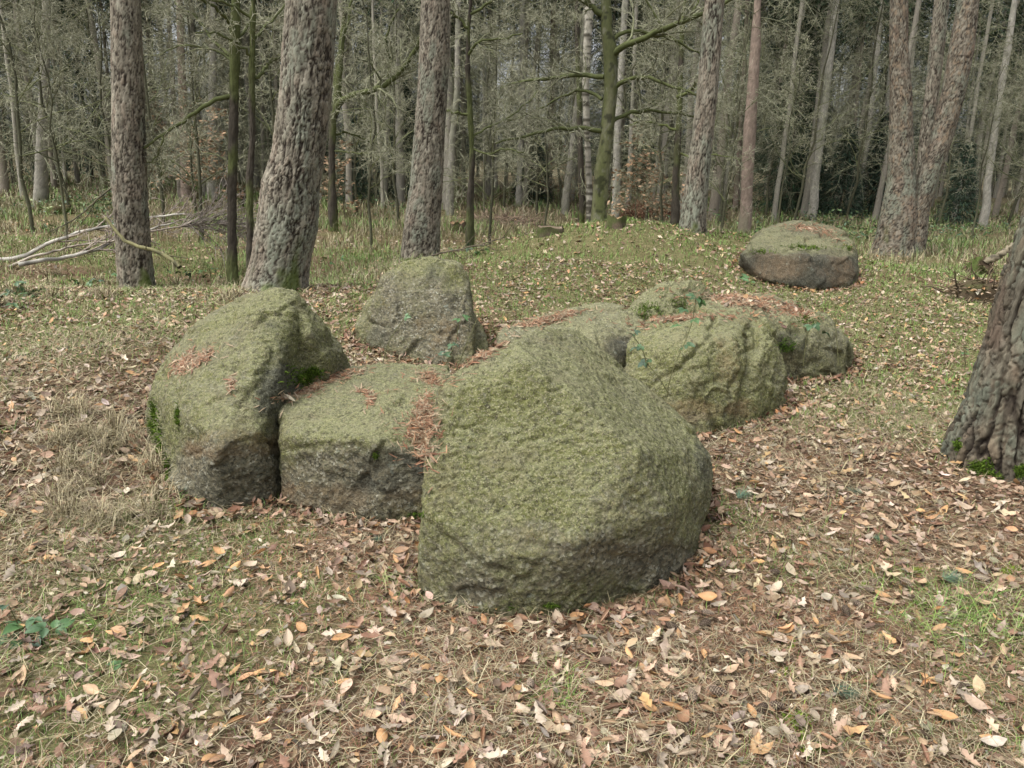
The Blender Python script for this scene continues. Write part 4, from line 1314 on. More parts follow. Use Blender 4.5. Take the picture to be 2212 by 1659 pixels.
# ------------------------------------------------------------------ twiggy understorey (bare saplings)
def bare_proto(seed, h, leaves=None):
    r_ = np.random.default_rng(seed)
    K = 12
    z = np.linspace(-0.1, h, K)
    P = np.stack([np.cumsum(r_.normal(0, .06, K)), np.cumsum(r_.normal(0, .06, K)), z], 1)[None]
    P[0, :, :2] -= P[0, 0, :2]
    Rr = np.linspace(.030, .008, K)[None] * (h / 5)
    S = Soup()
    V, Q = tubes(P, Rr, 7)
    S.add(V, Q, np.array([.075, .075, .045]) * (0.7 + .8 * np.abs(fbm(V * 5, 2, 1)))[:, None])
    tm = S.mesh('trunk')
    tm.materials.append(M_TWIG)
    S = Soup()
    last = None
    for li, (n, lo, hi, K2, sp, cu, up, rm) in enumerate([(18, .16, .42, 8, 62, .16, .05, .5), (7, .3, .6, 7, 48, .24, .02, .55), (5, .35, .75, 5, 50, .34, 0, .6), (2, .4, .8, 4, 45, .34, 0, .7)]):
        P, Rr = sprout(P, Rr, n, lo, hi, K2, sp, cu, up, rm, 0.0048, tmin=.12 if li else .16, r=r_)
        V, Q = tubes(P, Rr, 3)
        t = (li + 1) / 4
        c = TW_G * 1.1 * (1 - t ** 1.5) + TW_P * t ** 1.5
        S.add(V, Q, c * np.repeat(r_.uniform(.6, 1.25, len(P)), K2 * 3)[:, None])
        if li == 2: last = P
    bm_ = S.mesh('branches')
    bm_.materials.append(M_TWIG)
    out = [tm, bm_]
    if leaves:
        pts = last[:, 2:].reshape(-1, 3)
        pts = pts[r_.permutation(len(pts))[:leaves]] + r_.normal(size=(leaves, 3)) * .03
        S = Soup()
        n = leaves
        a = norm(r_.normal(size=(n, 3)) * np.array([1, 1, .35]))
        b_ = norm(np.cross(a, r_.normal(size=(n, 3)) * .6 + np.array([0, 0, 1.])))
        s_ = r_.uniform(.045, .085, (n, 1))
        V = np.stack([pts, pts + a * s_ + b_ * s_ * .55, pts + a * s_ * 2, pts + a * s_ - b_ * s_ * .55], 1).reshape(-1, 3)
        Q = np.arange(n * 4).reshape(-1, 4)
        C = np.repeat(np.array([0.33, 0.215, 0.125]) * r_.uniform(.6, 1.3, (n, 1)), 4, 0)
        S.add(V, Q, C)
        lm = S.mesh('leaves', smooth=False)
        lm.materials.append(M_LEAF)
        out.append(lm)
    return out


bares = [bare_proto(401, 6.0), bare_proto(402, 7.0), bare_proto(403, 5.0), bare_proto(404, 6.5)]
beechs = [bare_proto(411, 3.0, 430), bare_proto(412, 2.4, 380)]
spots = [(60, 15, 0, 1.05), (150, 19, 1, 1.0), (225, 22, 2, 1.2), (345, 17, 3, .95), (420, 20, 0, 1.0), (590, 19, 1, 1.), (640, 24, 2, 1.2), (770, 21, 0, 1.0), (810, 25, 3, 1.2), (860, 19, 1, .9), (1045, 21, 2, 1.1),
         (1090, 24, 0, 1.2), (1160, 22, 3, 1.), (1215, 26, 1, 1.2), (1400, 20, 0, 1.), (1425, 25, 2, 1.3), (1500, 23, 3, 1.1), (1560, 21, 1, 1.), (1660, 25, 0, 1.2), (1690, 20, 2, .9), (1835, 23, 1, 1.),
         (1880, 28, 3, 1.2), (2040, 22, 0, 1.), (2120, 19, 2, .8), (2190, 26, 1, 1.2), (2230, 20, 3, 1.), (-40, 20, 2, 1.2), (10, 26, 3, 1.2), (300, 27, 1, 1.2), (520, 28, 0, 1.2), (940, 27, 2, 1.2), (700, 29, 1, 1.2),
         (130, 13.5, 2, .85), (430, 14.5, 3, .85), (800, 14.5, 0, .8), (1060, 16, 3, .8), (1180, 18.5, 0, .8), (1440, 18, 1, .8), (1570, 17, 3, .85), (1720, 21, 1, .9), (2010, 19, 2, .9), (250, 17, 0, .9)]
for i, (u, y, k, s) in enumerate(spots):
    p = at(u, 420, y)
    g = float(gh(np.array([p[0]]), np.array([p[1]]))[0])
    root = empty('bare_sapling', (p[0], p[1], g), r.uniform(0, 6.28))
    root.scale = (s, s, s)
    nb = ('close, ' if y < 18.5 else 'farther back, ' if y > 23 else '') + zone(u)
    tag(root, f'leafless {"tall" if s > 1.05 else "slight"} sapling with curling twigs {nb}', 'tree', 'leafless saplings of the understorey')
    for nm, me in zip(('trunk', 'branches'), bares[k]):
        c = bpy.data.objects.new(nm, me)
        COL.objects.link(c)
        c.parent = root
for i, (u, y, k, s, lab) in enumerate(((430, 21, 0, .95, 'young beech holding orange dead leaves beside the tan trunk'), (478, 23, 1, 1.15, 'young beech holding orange dead leaves left of the slender oaks'), (745, 21, 1, .8, 'small orange leaved beech low behind the thickest pine'),
                                       (1372, 18.5, 0, .75, 'orange leaved young beech right of the smooth beech trunk'), (1415, 20, 1, .8, 'orange leaved young beech behind the brown root mound'), (350, 30, 0, 1.3, 'sparse orange leaved beech behind the straight scaly pine'),
                                       (1210, 30, 1, .9, 'reddish leaved beech bush low between sapling and birch'))):
    p = at(u, 420, y)
    g = float(gh(np.array([p[0]]), np.array([p[1]]))[0])
    root = empty('beech_sapling', (p[0], p[1], g), r.uniform(0, 6.28))
    root.scale = (s, s, s)
    tag(root, lab, 'tree')
    for nm, me in zip(('trunk', 'branches', 'leaves'), beechs[k]):
        c = bpy.data.objects.new(nm, me)
        COL.objects.link(c)
        c.parent = root

# ------------------------------------------------------------------ placing on the floor
def gz(x, y):
    return gh(np.atleast_1d(x).astype(float), np.atleast_1d(y).astype(float))


GBV = BVHTree.FromPolygons([Vector(c) for c in V_GROUND], Q_GROUND.tolist())


def gpt(u, v):
    """point of the floor seen at picture point u,v"""
    h_ = GBV.ray_cast(Vector(EYE), Vector(ray(u, v)).normalized())
    if h_[0] is None: return at(u, v, 40.0)
    return np.array(h_[0])


def wedge(n, y0, y1, r_):
    y = np.sqrt(r_.uniform(y0 ** 2, y1 ** 2, n))
    x = r_.uniform(-1, 1, n) * (0.71 * y + 0.42)
    return x, y


def free(x, y, pad=0.03):
    ok = rock_top(x, y) < gh(x, y) + pad
    for (tx, ty, tr) in TRUNKS:
        if ty < 20: ok &= (x - tx) ** 2 + (y - ty) ** 2 > (tr * 0.95) ** 2
    return ok


def rot_from(nrm, yaw):
    nrm = norm(nrm)
    a = np.stack([np.cos(yaw), np.sin(yaw), 0 * yaw], 1)
    t = norm(a - nrm * (a * nrm).sum(1, keepdims=True))
    b = np.cross(nrm, t)
    return np.stack([t, b, nrm], 2)          # columns


# ------------------------------------------------------------------ leaves
def beech_leaf(rows, cols, curl, bend, wid=0.30, rib=0.0, serr=0.0):
    t = np.linspace(0, 1, rows)
    wv = np.sin(math.pi * np.clip(t, 0.0, 1)) ** 0.75 * wid * (1.1 - 0.35 * t)
    wv[0] = 0.012
    wv[-1] = 0.006
    V = []
    for i in range(rows):
        for j in range(cols):
            s = -1 + 2 * j / (cols - 1)
            a = curl * s
            ww = wv[i] * (1 + serr * (i % 2))
            if abs(curl) > 0.05:
                xx = math.sin(a) / curl * ww
                zz = (1 - math.cos(a)) / curl * ww
            else:
                xx, zz = s * ww, 0
            zz += rib * math.cos(i * math.pi) * abs(s)
            yy = (t[i] - .5)
            bz = bend * (yy * yy) * 2
            V.append((yy, xx, zz + bz))
    I = np.arange(rows * cols).reshape(rows, cols)
    Q = np.stack([I[:-1, :-1], I[:-1, 1:], I[1:, 1:], I[1:, :-1]], -1).reshape(-1, 4)
    return np.array(V), Q


def oak_leaf(curl, bend, r_, fine=True):
    wv = [0.012, 0.10, 0.07, 0.20, 0.11, 0.27, 0.15, 0.25, 0.13, 0.12, 0.02] if fine else [0.012, 0.08, 0.2, 0.11, 0.27, 0.14, 0.02]
    rows = len(wv)
    V = []
    ph = r_.uniform(0, 6)
    for i in range(rows):
        t = i / (rows - 1)
        for s in (-1, 0, 1):
            ww = wv[i] * (1 + .15 * math.sin(i * 2 + ph + s))
            a = curl * s
            xx = math.sin(a) / curl * ww
            zz = (1 - math.cos(a)) / curl * ww + 0.04 * math.sin(i * 2.1 + ph + s * 1.4)
            yy = t - .5 + (0.05 * abs(s) if wv[i] > .15 else 0)
            V.append((yy, xx, zz + bend * yy * yy * 2))
    I = np.arange(rows * 3).reshape(rows, 3)
    Q = np.stack([I[:-1, :-1], I[:-1, 1:], I[1:, 1:], I[1:, :-1]], -1).reshape(-1, 4)
    return np.array(V), Q


rl = np.random.default_rng(123)
LT = [beech_leaf(6, 3, 0.9, .15), beech_leaf(6, 3, -1.2, -.15), beech_leaf(6, 4, 2.2, .1, .28), beech_leaf(5, 3, .5, .35, .33), beech_leaf(5, 3, -.5, -.3),
      oak_leaf(.9, .2, rl, False), oak_leaf(-1.1, -.25, rl, False), oak_leaf(1.5, .5, rl, False), oak_leaf(-.6, .3, rl, False), beech_leaf(5, 3, 1.6, .6, .25)]
LT_FAR = [beech_leaf(3, 2, .5, .3, .33), beech_leaf(3, 3, 1.2, .2, .33)]
PAL = np.array([(0.37, 0.285, 0.20), (0.305, 0.215, 0.135), (0.38, 0.23, 0.11), (0.185, 0.108, 0.066), (0.235, 0.19, 0.14), (0.115, 0.076, 0.052), (0.44, 0.37, 0.28)])
PW = np.array([.23, .23, .09, .20, .12, .06, .07])


def scatter(S, T, x, y, z, nrm, yaw, size, C, r_):
    V0, Q0 = T
    M = rot_from(nrm, yaw)
    k = len(V0)
    V = np.einsum('nij,kj->nki', M, V0) * size[:, None, None]
    V += np.stack([x, y, z], 1)[:, None, :]
    n = len(x)
    F = (Q0[None] + (np.arange(n) * k)[:, None, None]).reshape(-1, Q0.shape[1])
    # midribs a touch paler, each leaf uneven
    S.add(V.reshape(-1, 3), F, np.repeat(C, k, 0) * (0.88 + 0.24 * r_.random((n * k, 1))))


def leaf_cols(n, r_, x=None, y=None):
    c = PAL[r_.choice(len(PAL), n, p=PW / PW.sum())]
    c = c * r_.uniform(.72, 1.2, (n, 1)) * (1 + r_.normal(0, .04, (n, 3)))
    return c


def slope_n(x, y):
    e = 0.04
    return norm(np.stack([-(gh(x + e, y) - gh(x - e, y)) / (2 * e), -(gh(x, y + e) - gh(x, y - e)) / (2 * e), np.ones_like(x)], 1))


S = Soup()
for (y0, y1, dens, tmpl, zl) in ((1.4, 4.6, 620, LT, .03), (4.6, 9.5, 560, LT, .02), (9.5, 17, 220, LT_FAR, .02), (17, 30, 40, LT_FAR, .03)):
    area = 0.71 * (y1 ** 2 - y0 ** 2) + 0.84 * (y1 - y0)
    n = int(area * dens)
    x, y = wedge(n, y0, y1, rl)
    g = green_at(x, y)
    cl = n2(x, y, 2.2, 70, 3)
    keep = rl.random(n) < np.clip(0.80 + cl * 0.55 - 0.42 * sstep(0.0, 0.9, g), 0.10, 1)
    if y0 > 9:
        drift = np.exp(-((x + .4) ** 2 / 4 + (y - 16) ** 2 / 9)) + np.exp(-((x - 4.2) ** 2 / 3 + (y - 11.5) ** 2 / 6)) + .35 * (n2(x, y, .35, 77, 2) > .1)
        keep &= rl.random(n) < np.clip(drift + .28, 0, 1)
        keep &= ~((x < -2.5) & (rl.random(n) < .6))
    keep &= free(x, y)
    x, y = x[keep], y[keep]
    n = len(x)
    ty = rl.integers(0, len(tmpl), n)
    for k, T in enumerate(tmpl):
        m = ty == k
        xx, yy = x[m], y[m]
        nn = m.sum()
        nr = slope_n(xx, yy) + rl.normal(0, .42, (nn, 3)) * np.array([1, 1, .2])
        sz = rl.uniform(.028, .074, nn) * (1.25 if y0 > 9 else 1.0) * (1.18 if 5 <= k <= 8 and tmpl is LT else 1.0)
        zz = gh(xx, yy) + 0.004 + rl.uniform(0, 1, nn) ** 1.5 * zl
        scatter(S, T, xx, yy, zz, nr, rl.uniform(0, 6.28, nn), sz, leaf_cols(nn, rl) * (1.12 if y0 > 4.5 else 1.0), rl)
# broken fragments and crumbs of leaf between the whole ones
for (y0, y1, n, a_, b_) in ((1.4, 3.2, 9000, .010, .030), (3.2, 5.5, 9000, .014, .038), (5.5, 9.5, 9000, .02, .05)):
    x, y = wedge(n, y0, y1, rl)
    keep = free(x, y)
    x, y = x[keep], y[keep]
    nn = len(x)
    scatter(S, LT_FAR[0], x, y, gh(x, y) + .003 + rl.random(nn) * .018, slope_n(x, y) + rl.normal(0, .5, (nn, 3)) * np.array([1, 1, .2]), rl.uniform(0, 6.28, nn), rl.uniform(a_, b_, nn), leaf_cols(nn, rl) * rl.uniform(.6, 1.1, (nn, 1)), rl)
# leaves banked up against the feet of the boulders
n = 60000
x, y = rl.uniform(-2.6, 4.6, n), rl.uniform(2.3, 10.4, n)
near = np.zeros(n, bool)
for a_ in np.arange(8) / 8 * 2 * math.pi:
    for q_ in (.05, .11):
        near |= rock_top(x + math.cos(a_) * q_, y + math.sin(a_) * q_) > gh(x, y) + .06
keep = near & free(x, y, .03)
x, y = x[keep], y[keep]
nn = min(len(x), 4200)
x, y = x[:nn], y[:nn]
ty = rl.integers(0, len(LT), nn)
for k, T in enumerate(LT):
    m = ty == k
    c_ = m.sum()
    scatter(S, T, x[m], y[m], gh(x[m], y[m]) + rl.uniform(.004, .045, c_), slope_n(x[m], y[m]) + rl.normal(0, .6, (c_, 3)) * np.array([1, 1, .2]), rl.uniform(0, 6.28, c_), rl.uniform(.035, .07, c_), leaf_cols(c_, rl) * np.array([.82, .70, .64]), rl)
# leaf drifts caught against the boulders and in the chamber
lit = link('leaf_litter', S.mesh('leaf_litter', smooth=True), M_LEAF)
tag(lit, 'fallen beech and oak leaves covering the forest floor', 'leaf litter', kind='stuff')

# the 300 largest leaves singly
big_T = [beech_leaf(11, 5, 1.0, .12, .29, .008, .03), beech_leaf(11, 5, -1.3, -.12, .30, .008, .03), beech_leaf(11, 6, 2.3, .10, .30, .006), beech_leaf(11, 5, .5, .30, .31, .010, .04),
         beech_leaf(11, 5, -.6, -.25, .29, .010, .04), beech_leaf(10, 6, -2.6, .15, .27, .006)]
big_O = [oak_leaf(.9, .2, rl), oak_leaf(-1.1, -.25, rl), oak_leaf(1.5, .4, rl), oak_leaf(-.6, .3, rl)]
kinds = []


def leaf_mesh(T, c, nm):
    V, Q = T
    t = np.abs(V[:, 1:2])
    C = np.array(c)[None] * (1.12 - 1.0 * np.clip(t, 0, .25)) * (0.92 + .16 * rl.random((len(V), 1)))
    # stalk
    st = np.array([[[-.5, 0, V[0, 2]], [-.6, .01, V[0, 2] + .02], [-.68, .0, V[0, 2] + .0]]])
    SS = Soup()
    SS.add(V, Q, C)
    SV, SQ = tubes(st, np.array([[.008, .007, .006]]), 3)
    SS.add(SV, SQ, np.array(c) * .5)
    me = SS.mesh(nm)
    me.materials.append(M_LEAFI)
    return me


BT = {'orange tan': (0.42, 0.24, 0.11), 'tan': (0.39, 0.27, 0.165), 'pale': (0.44, 0.35, 0.25), 'brown': (0.26, 0.145, 0.08)}
OT = {'pale': (0.42, 0.345, 0.26), 'grey brown': (0.27, 0.22, 0.165), 'reddish brown': (0.235, 0.14, 0.092), 'tan': (0.42, 0.29, 0.20)}
for i, T in enumerate(big_T):
    for cn, c in BT.items():
        kinds.append(('beech', leaf_mesh(T, c, 'beech_leaf'), f"{cn} beech leaf {'rolled into a tube' if i in (2, 5) else 'with curled edges' if i in (0, 3) else 'arched like a roof'}"))
nb = len(kinds)
for i, T in enumerate(big_O):
    for cn, c in OT.items():
        kinds.append(('oak', leaf_mesh(T, c, 'oak_leaf'), f"{cn} lobed oak leaf {'lying crumpled' if i % 2 else 'with lifted lobes'}"))

AUTH = [(110, 1156), (344, 1236), (403, 1222), (449, 1232), (506, 1234), (606, 1223), (588, 1292), (517, 1209), (556, 1462), (602, 1466), (200, 1512), (114, 1562), (53, 1469), (460, 1594), (570, 1573), (456, 1648),
        (478, 1441), (738, 1394), (570, 1377), (684, 1455), (738, 1484), (278, 1227), (388, 1259), (278, 1266), (182, 1282), (246, 1377), (324, 1320), (1467, 1312), (1527, 1307), (1698, 1375), (1851, 1198), (1884, 1241),
        (1990, 1273), (2033, 1298), (2026, 1325), (2165, 1419), (1452, 1544), (1659, 1508), (1527, 1548), (2037, 1565), (2080, 1245), (1734, 1188), (1677, 1184), (1655, 1180), (1841, 1430), (1994, 1494), (1620, 930),
        (1592, 942), (1769, 932), (1817, 903), (1894, 863), (1753, 1008), (1656, 980), (1697, 1165), (1068, 1312), (1397, 1237), (1487, 1214), (1247, 1347), (1406, 1540), (1310, 1620), (980, 1600), (860, 1500), (880, 1395), (1010, 1485)]


def region(u, v):
    if v < 1050: return 'right of the cracked boulder' if u > 1560 else 'behind the boulders'
    if u < 330: return 'near the lower left bramble' if v > 1250 else 'on the bank left of the peaked boulder'
    if u < 640: return 'in front of the peaked boulder' if v < 1400 else 'at the bottom left of the clearing'
    if u < 920: return 'before the low flat topped boulder' if v < 1400 else 'at the bottom left of centre'
    if u < 1400: return 'just below the largest boulder'
    if u < 1720: return 'right of the largest boulder' if v < 1400 else 'among the pine cones'
    return 'near the furrowed right edge trunk' if v < 1250 else 'by the lower right green grass'


cand = [(u, v, True) for u, v in AUTH]
while len(cand) < 300:
    v = 1659 - (rl.random() ** 1.5) * 560
    u = rl.uniform(10, 2200)
    if all(abs(u - a) + abs(v - b) > 22 for a, b, _ in cand): cand.append((u, v, False))
ii = 0
for (u, v, au) in cand:
    p = gpt(u, v)
    if not free(p[:1], p[1:2], .02)[0]:
        p = p + np.array([0, -.05, 0])
        if not free(p[:1], p[1:2], .02)[0] and not au: continue
    k = int(rl.integers(0, nb)) if (au or rl.random() < .35) else int(rl.integers(nb, len(kinds)))
    if au: k = int(rl.choice([j for j in range(nb) if 'orange' in kinds[j][2] or kinds[j][2].startswith('tan')]))
    kd, me, desc = kinds[k]
    o = bpy.data.objects.new('fallen_leaf', me)
    COL.objects.link(o)
    nr = slope_n(p[:1], p[1:2])[0] + rl.normal(0, .28, 3) * np.array([1, 1, .2])
    Mx = rot_from(nr[None], np.array([rl.uniform(0, 6.28)]))[0]
    o.rotation_euler = Matrix(Mx.tolist()).to_euler()
    s = rl.uniform(.048, .074) * (1.15 if kd == 'oak' else 1.0)
    o.scale = (s, s, s)
    o.location = (p[0], p[1], gz(p[0], p[1])[0] + .022 + rl.uniform(0, .012))
    tag(o, f'{desc}, {region(u, v)}', 'leaf', 'large fallen leaves on the near floor')
    ii += 1

# ------------------------------------------------------------------ grass, straw and needles
def blades(S, x, y, z, L, wd, lean, az, C, tipc=1.15, droop=.5):
    n = len(x)
    h = np.stack([np.cos(az), np.sin(az), 0 * az], 1)
    up = np.array([0, 0, 1.0])
    p0 = np.stack([x, y, z], 1)
    l1 = lean[:, None]
    d1 = h * np.sin(l1) + up * np.cos(l1)
    l2 = l1 + droop * rng.uniform(.3, 1.4, (n, 1))
    l2 = np.minimum(l2, np.maximum(l1 + .02, 1.5))
    d2 = h * np.sin(l2) + up * np.cos(l2)
    tw = rng.normal(0, .35, (n, 1))
    side = norm(np.cross(h, up) + h * tw)
    d2 = norm(d2 + side * rng.normal(0, .3, (n, 1)))
    p1 = p0 + d1 * (L * .5)[:, None]
    p2 = p1 + d2 * (L * .5)[:, None]
    w2 = (wd / 2)[:, None] * side
    V = np.stack([p0 - w2, p0 + w2, p1 - w2 * .85, p1 + w2 * .85, p2], 1).reshape(-1, 3)
    i = (np.arange(n) * 5)[:, None]
    T = np.concatenate([i + [0, 1, 3], i + [0, 3, 2], i + [2, 3, 4]])
    S.add(V, T, np.repeat(C, 5, 0))


STRAW = np.array([(0.32, 0.275, 0.155), (0.25, 0.21, 0.125), (0.39, 0.345, 0.215), (0.19, 0.155, 0.095)])
GREEN = np.array([(0.125, 0.215, 0.04), (0.16, 0.25, 0.055), (0.105, 0.18, 0.045), (0.21, 0.26, 0.09)])
NEED = np.array([(0.25, 0.132, 0.075), (0.31, 0.185, 0.11), (0.19, 0.095, 0.056), (0.37, 0.295, 0.20), (0.27, 0.215, 0.145)])


def pick(P, n, r_, lo=.7, hi=1.2):
    return P[r_.integers(0, len(P), n)] * r_.uniform(lo, hi, (n, 1))


rg = np.random.default_rng(321)
SN, SS_, SG, SD = Soup(), Soup(), Soup(), Soup()
# lying needles
for (y0, y1, n, wd) in ((1.4, 3.2, 46000, .0018), (3.2, 5.5, 38000, .0025), (5.5, 9.5, 26000, .0042)):
    x, y = wedge(n, y0, y1, rg)
    g = green_at(x, y)
    red = sstep(-.25, .45, n2(x, y, 1.4, 90, 3) + .15)
    keep = (rg.random(n) < .25 + .75 * red) & free(x, y, .02) & (rg.random(n) < 1.1 - .6 * sstep(.3, 1, g))
    x, y = x[keep], y[keep]
    n = len(x)
    blades(SN, x, y, gh(x, y) + .004 + rg.random(n) ** 2 * .022, rg.uniform(.04, .075, n), np.full(n, wd), rg.uniform(1.25, 1.62, n), rg.uniform(0, 6.28, n), pick(NEED, n, rg), droop=.15)
# lying straw
for (y0, y1, n, wd, ln) in ((1.4, 3.2, 20000, .0022, .10), (3.2, 5.5, 23000, .0030, .12), (5.5, 9.5, 26000, .0042, .12), (9.5, 15, 16000, .0065, .14)):
    x, y = wedge(n, y0, y1, rg)
    st = n2(x, y, 1.1, 95, 3) + .4 * np.exp(-((x + 2.3) ** 2 / .8 + (y - 4.3) ** 2 / 2.0)) * 2.0 + .5 * np.exp(-((y - 6.6) ** 2) / .8) * (x < -.8)
    keep = (rg.random(n) < np.clip(.45 + st, .12, 1)) & free(x, y, .02)
    x, y = x[keep], y[keep]
    n = len(x)
    blades(SS_, x, y, gh(x, y) + .006 + rg.random(n) ** 1.6 * .036, rg.uniform(.5, 1.3, n) * ln, np.full(n, wd), rg.uniform(1.0, 1.6, n), rg.uniform(0, 6.28, n), pick(STRAW, n, rg), droop=.45)
# green grass, mostly in patches
for (y0, y1, n, wd, ln) in ((1.4, 3.2, 30000, .0018, .05), (3.2, 5.5, 34000, .0028, .055), (5.5, 9.5, 48000, .0048, .06), (9.5, 14, 44000, .008, .07)):
    x, y = wedge(n, y0, y1, rg)
    g = green_at(x, y)
    cl = n2(x, y, 9, 99, 2)
    keep = (rg.random(n) < np.clip(sstep(-.35, .65, g) * (0.85 + cl) + .06, 0, 1)) & free(x, y, .02)
    x, y = x[keep], y[keep]
    n = len(x)
    blades(SG, x, y, gh(x, y), rg.uniform(.5, 1.5, n) * ln, np.full(n, wd), np.abs(rg.normal(.5, .35, n)), rg.uniform(0, 6.28, n), pick(GREEN, n, rg), droop=.7)
# long grass clumps beside the right hand floor
for (u, v, rad, n, ln) in ((2060, 1360, .20, 260, .18), (2150, 1330, .18, 200, .18), (1210, 1500, .10, 160, .08), (850, 1260, .14, 160, .09), (200, 1330, .25, 350, .07), (1900, 810, .35, 500, .09)):
    p = gpt(u, v)
    x = p[0] + rg.normal(0, rad * .6, n)
    y = p[1] + rg.normal(0, rad * .6, n)
    blades(SG, x, y, gh(x, y), rg.uniform(.3, 1.1, n) * ln, np.full(n, .0026), np.abs(rg.normal(1.1, .4, n)), rg.uniform(0, 6.28, n), pick(GREEN, n, rg, .9, 1.4), droop=.8)
# tussocks hanging down the bank left of the peaked boulder
for k in range(46):
    if k < 30: p = gpt(rg.uniform(120, 350), rg.uniform(880, 1150))
    else: p = gpt(rg.uniform(0, 520), rg.uniform(590, 660))
    n = 70
    if not free(p[:1], p[1:2])[0]: continue
    x = p[0] + rg.normal(0, .035, n)
    y = p[1] + rg.normal(0, .035, n)
    blades(SS_, x, y, gh(x, y), rg.uniform(.10, .24, n), np.full(n, .003 if p[1] < 5 else .006), rg.uniform(.2, 1.2, n), rg.uniform(0, 6.28, n), pick(STRAW, n, rg), droop=1.3)
# tall dry grass in the open wood beyond the crest
for (y0, y1, n, wd, ln) in ((8.4, 14, 30000, .007, .20), (14, 22, 52000, .012, .27), (22, 40, 46000, .026, .36)):
    x, y = wedge(n, y0, y1, rg)
    behind = gh(x, y) < .24
    beyond = np.where(x < 0, y > 8.6 + .25 * x, y > 12.3)
    d = n2(x, y, .5, 130, 3)
    leafy = np.exp(-((x + .4) ** 2 / 5 + (y - 15.5) ** 2 / 8))
    keep = beyond & (rg.random(n) < np.clip(.62 + d * .9 - leafy * .8, .06, 1)) & free(x, y) & (behind | (rg.random(n) < .25))
    x, y, d = x[keep], y[keep], d[keep]
    n = len(x)
    gm = rg.random(n) < np.clip(.38 + .6 * n2(x, y, .8, 133, 2), .08, .9)
    C = np.where(gm[:, None], pick(GREEN, n, rg, .7, 1.15) + .02, pick(STRAW, n, rg, .55, 1.0))
    blades(SD, x, y, gh(x, y), rg.uniform(.4, 1.2, n) * ln, np.full(n, wd), np.abs(rg.normal(.35, .3, n)), rg.uniform(0, 6.28, n), C, droop=.8)
for S_, nm, lab, cat in ((SN, 'pine_needles', 'rust brown pine needles strewn over the forest floor', 'pine needles'), (SS_, 'dry_grass', 'pale dry grass straws lying on the floor and bank', 'dry grass'),
                         (SG, 'green_grass', 'short fresh green grass in patches on the floor and crest', 'grass'), (SD, 'tall_grass', 'tall dry and green grass in the open wood beyond the crest', 'tall grass')):
    tag(link(nm, S_.mesh(nm, smooth=False), M_BLADE), lab, cat, kind='stuff')

# ------------------------------------------------------------------ needle mats on the boulders
def mat_on_stone(label, patches, n, seed, P=NEED, L=(.035, .06), wd=.0016, up=.010, leaves=0):
    r_ = np.random.default_rng(seed)
    S = Soup()
    pos, nrm = [], []
    for (u, v, ru, rv, ang, wt) in patches:
        ca, sa = math.cos(R(ang)), math.sin(R(ang))
        for q_ in range(int(n * wt)):
            a, b = r_.normal(0, .5 if q_ % 4 else 1.25, 2)
            uu, vv = u + ru * a * ca - rv * b * sa, v + ru * a * sa + rv * b * ca
            h_ = stone_hit(uu, vv)
            if h_ is None: continue
            if h_[1].z < .12: continue
            pos.append(tuple(h_[0]))
            nrm.append(tuple(h_[1]))
    pos, nrm = np.array(pos), np.array(nrm)
    kk = fbm(pos * 13, 3, seed + 5) + r_.normal(0, .3, len(pos)) > -.22
    pos, nrm = pos[kk], nrm[kk]
    m = len(pos)
    yaw = r_.uniform(0, 6.28, m)
    M = rot_from(nrm + r_.normal(0, .15, (m, 3)), yaw)
    ln = r_.uniform(*L, m)[:, None]
    t, b, nn = M[:, :, 0], M[:, :, 1], M[:, :, 2]
    p = pos + nrm * (r_.random((m, 1)) ** 1.5 * up + .002)
    wv = b * wd
    V = np.stack([p - t * ln * .5 - wv, p - t * ln * .5 + wv, p + wv * 2 + b * ln * r_.normal(0, .06, (m, 1)), p + t * ln * .5], 1).reshape(-1, 3)
    Q = np.arange(m * 4).reshape(-1, 4)
    T = np.concatenate([Q[:, [0, 1, 2]], Q[:, [0, 2, 3]]])
    S.add(V, T, np.repeat(pick(P, m, r_, .55, 1.05) * np.array([1.0, .96, .9]), 4, 0))
    if leaves:
        idx = r_.integers(0, m, leaves)
        for k in idx:
            T_ = LT[int(r_.integers(0, len(LT)))]
            scatter(S, T_, pos[k:k + 1, 0], pos[k:k + 1, 1], pos[k:k + 1, 2] + .012, nrm[k:k + 1] + r_.normal(0, .25, (1, 3)), r_.uniform(0, 6.28, 1), r_.uniform(.05, .07, 1), leaf_cols(1, r_), r_)
    o = link('needle_mat', S.mesh('needle_mat', pos.mean(0), smooth=False), M_BLADE)
    o.location = pos.mean(0)
    tag(o, label, 'pine needles', kind='stuff')
    return o


mat_on_stone('rust brown needle patch on the left shoulder of the peaked boulder', [(400, 785, 24, 12, -50, 1), (435, 775, 26, 10, -30, .8), (500, 830, 5, 14, 0, .15)], 420, 1)
mat_on_stone('needles and a leaf heaped between the peaked boulder and the low flat topped one', [(680, 838, 50, 8, -22, 1), (740, 812, 40, 8, -10, .8), (612, 862, 8, 12, 0, .15)], 500, 2, leaves=3)
mat_on_stone('needle patches on the low flat topped boulder', [(795, 850, 24, 6, 12, .35), (800, 862, 8, 14, 0, .2), (925, 815, 26, 14, 10, 1), (912, 885, 12, 22, 0, .7)], 420, 3)
mat_on_stone('thick needle pile with a curled leaf in the joint left of the largest front boulder', [(908, 925, 26, 26, 0, 1), (918, 965, 18, 28, 0, .8), (925, 900, 12, 30, 0, .5)], 800, 4, up=.02, leaves=3)
mat_on_stone('needles along the upper left edge of the largest front boulder', [(1040, 772, 34, 6, -32, .6), (1075, 752, 26, 6, -25, .4), (985, 792, 26, 5, -10, .3)], 300, 5)
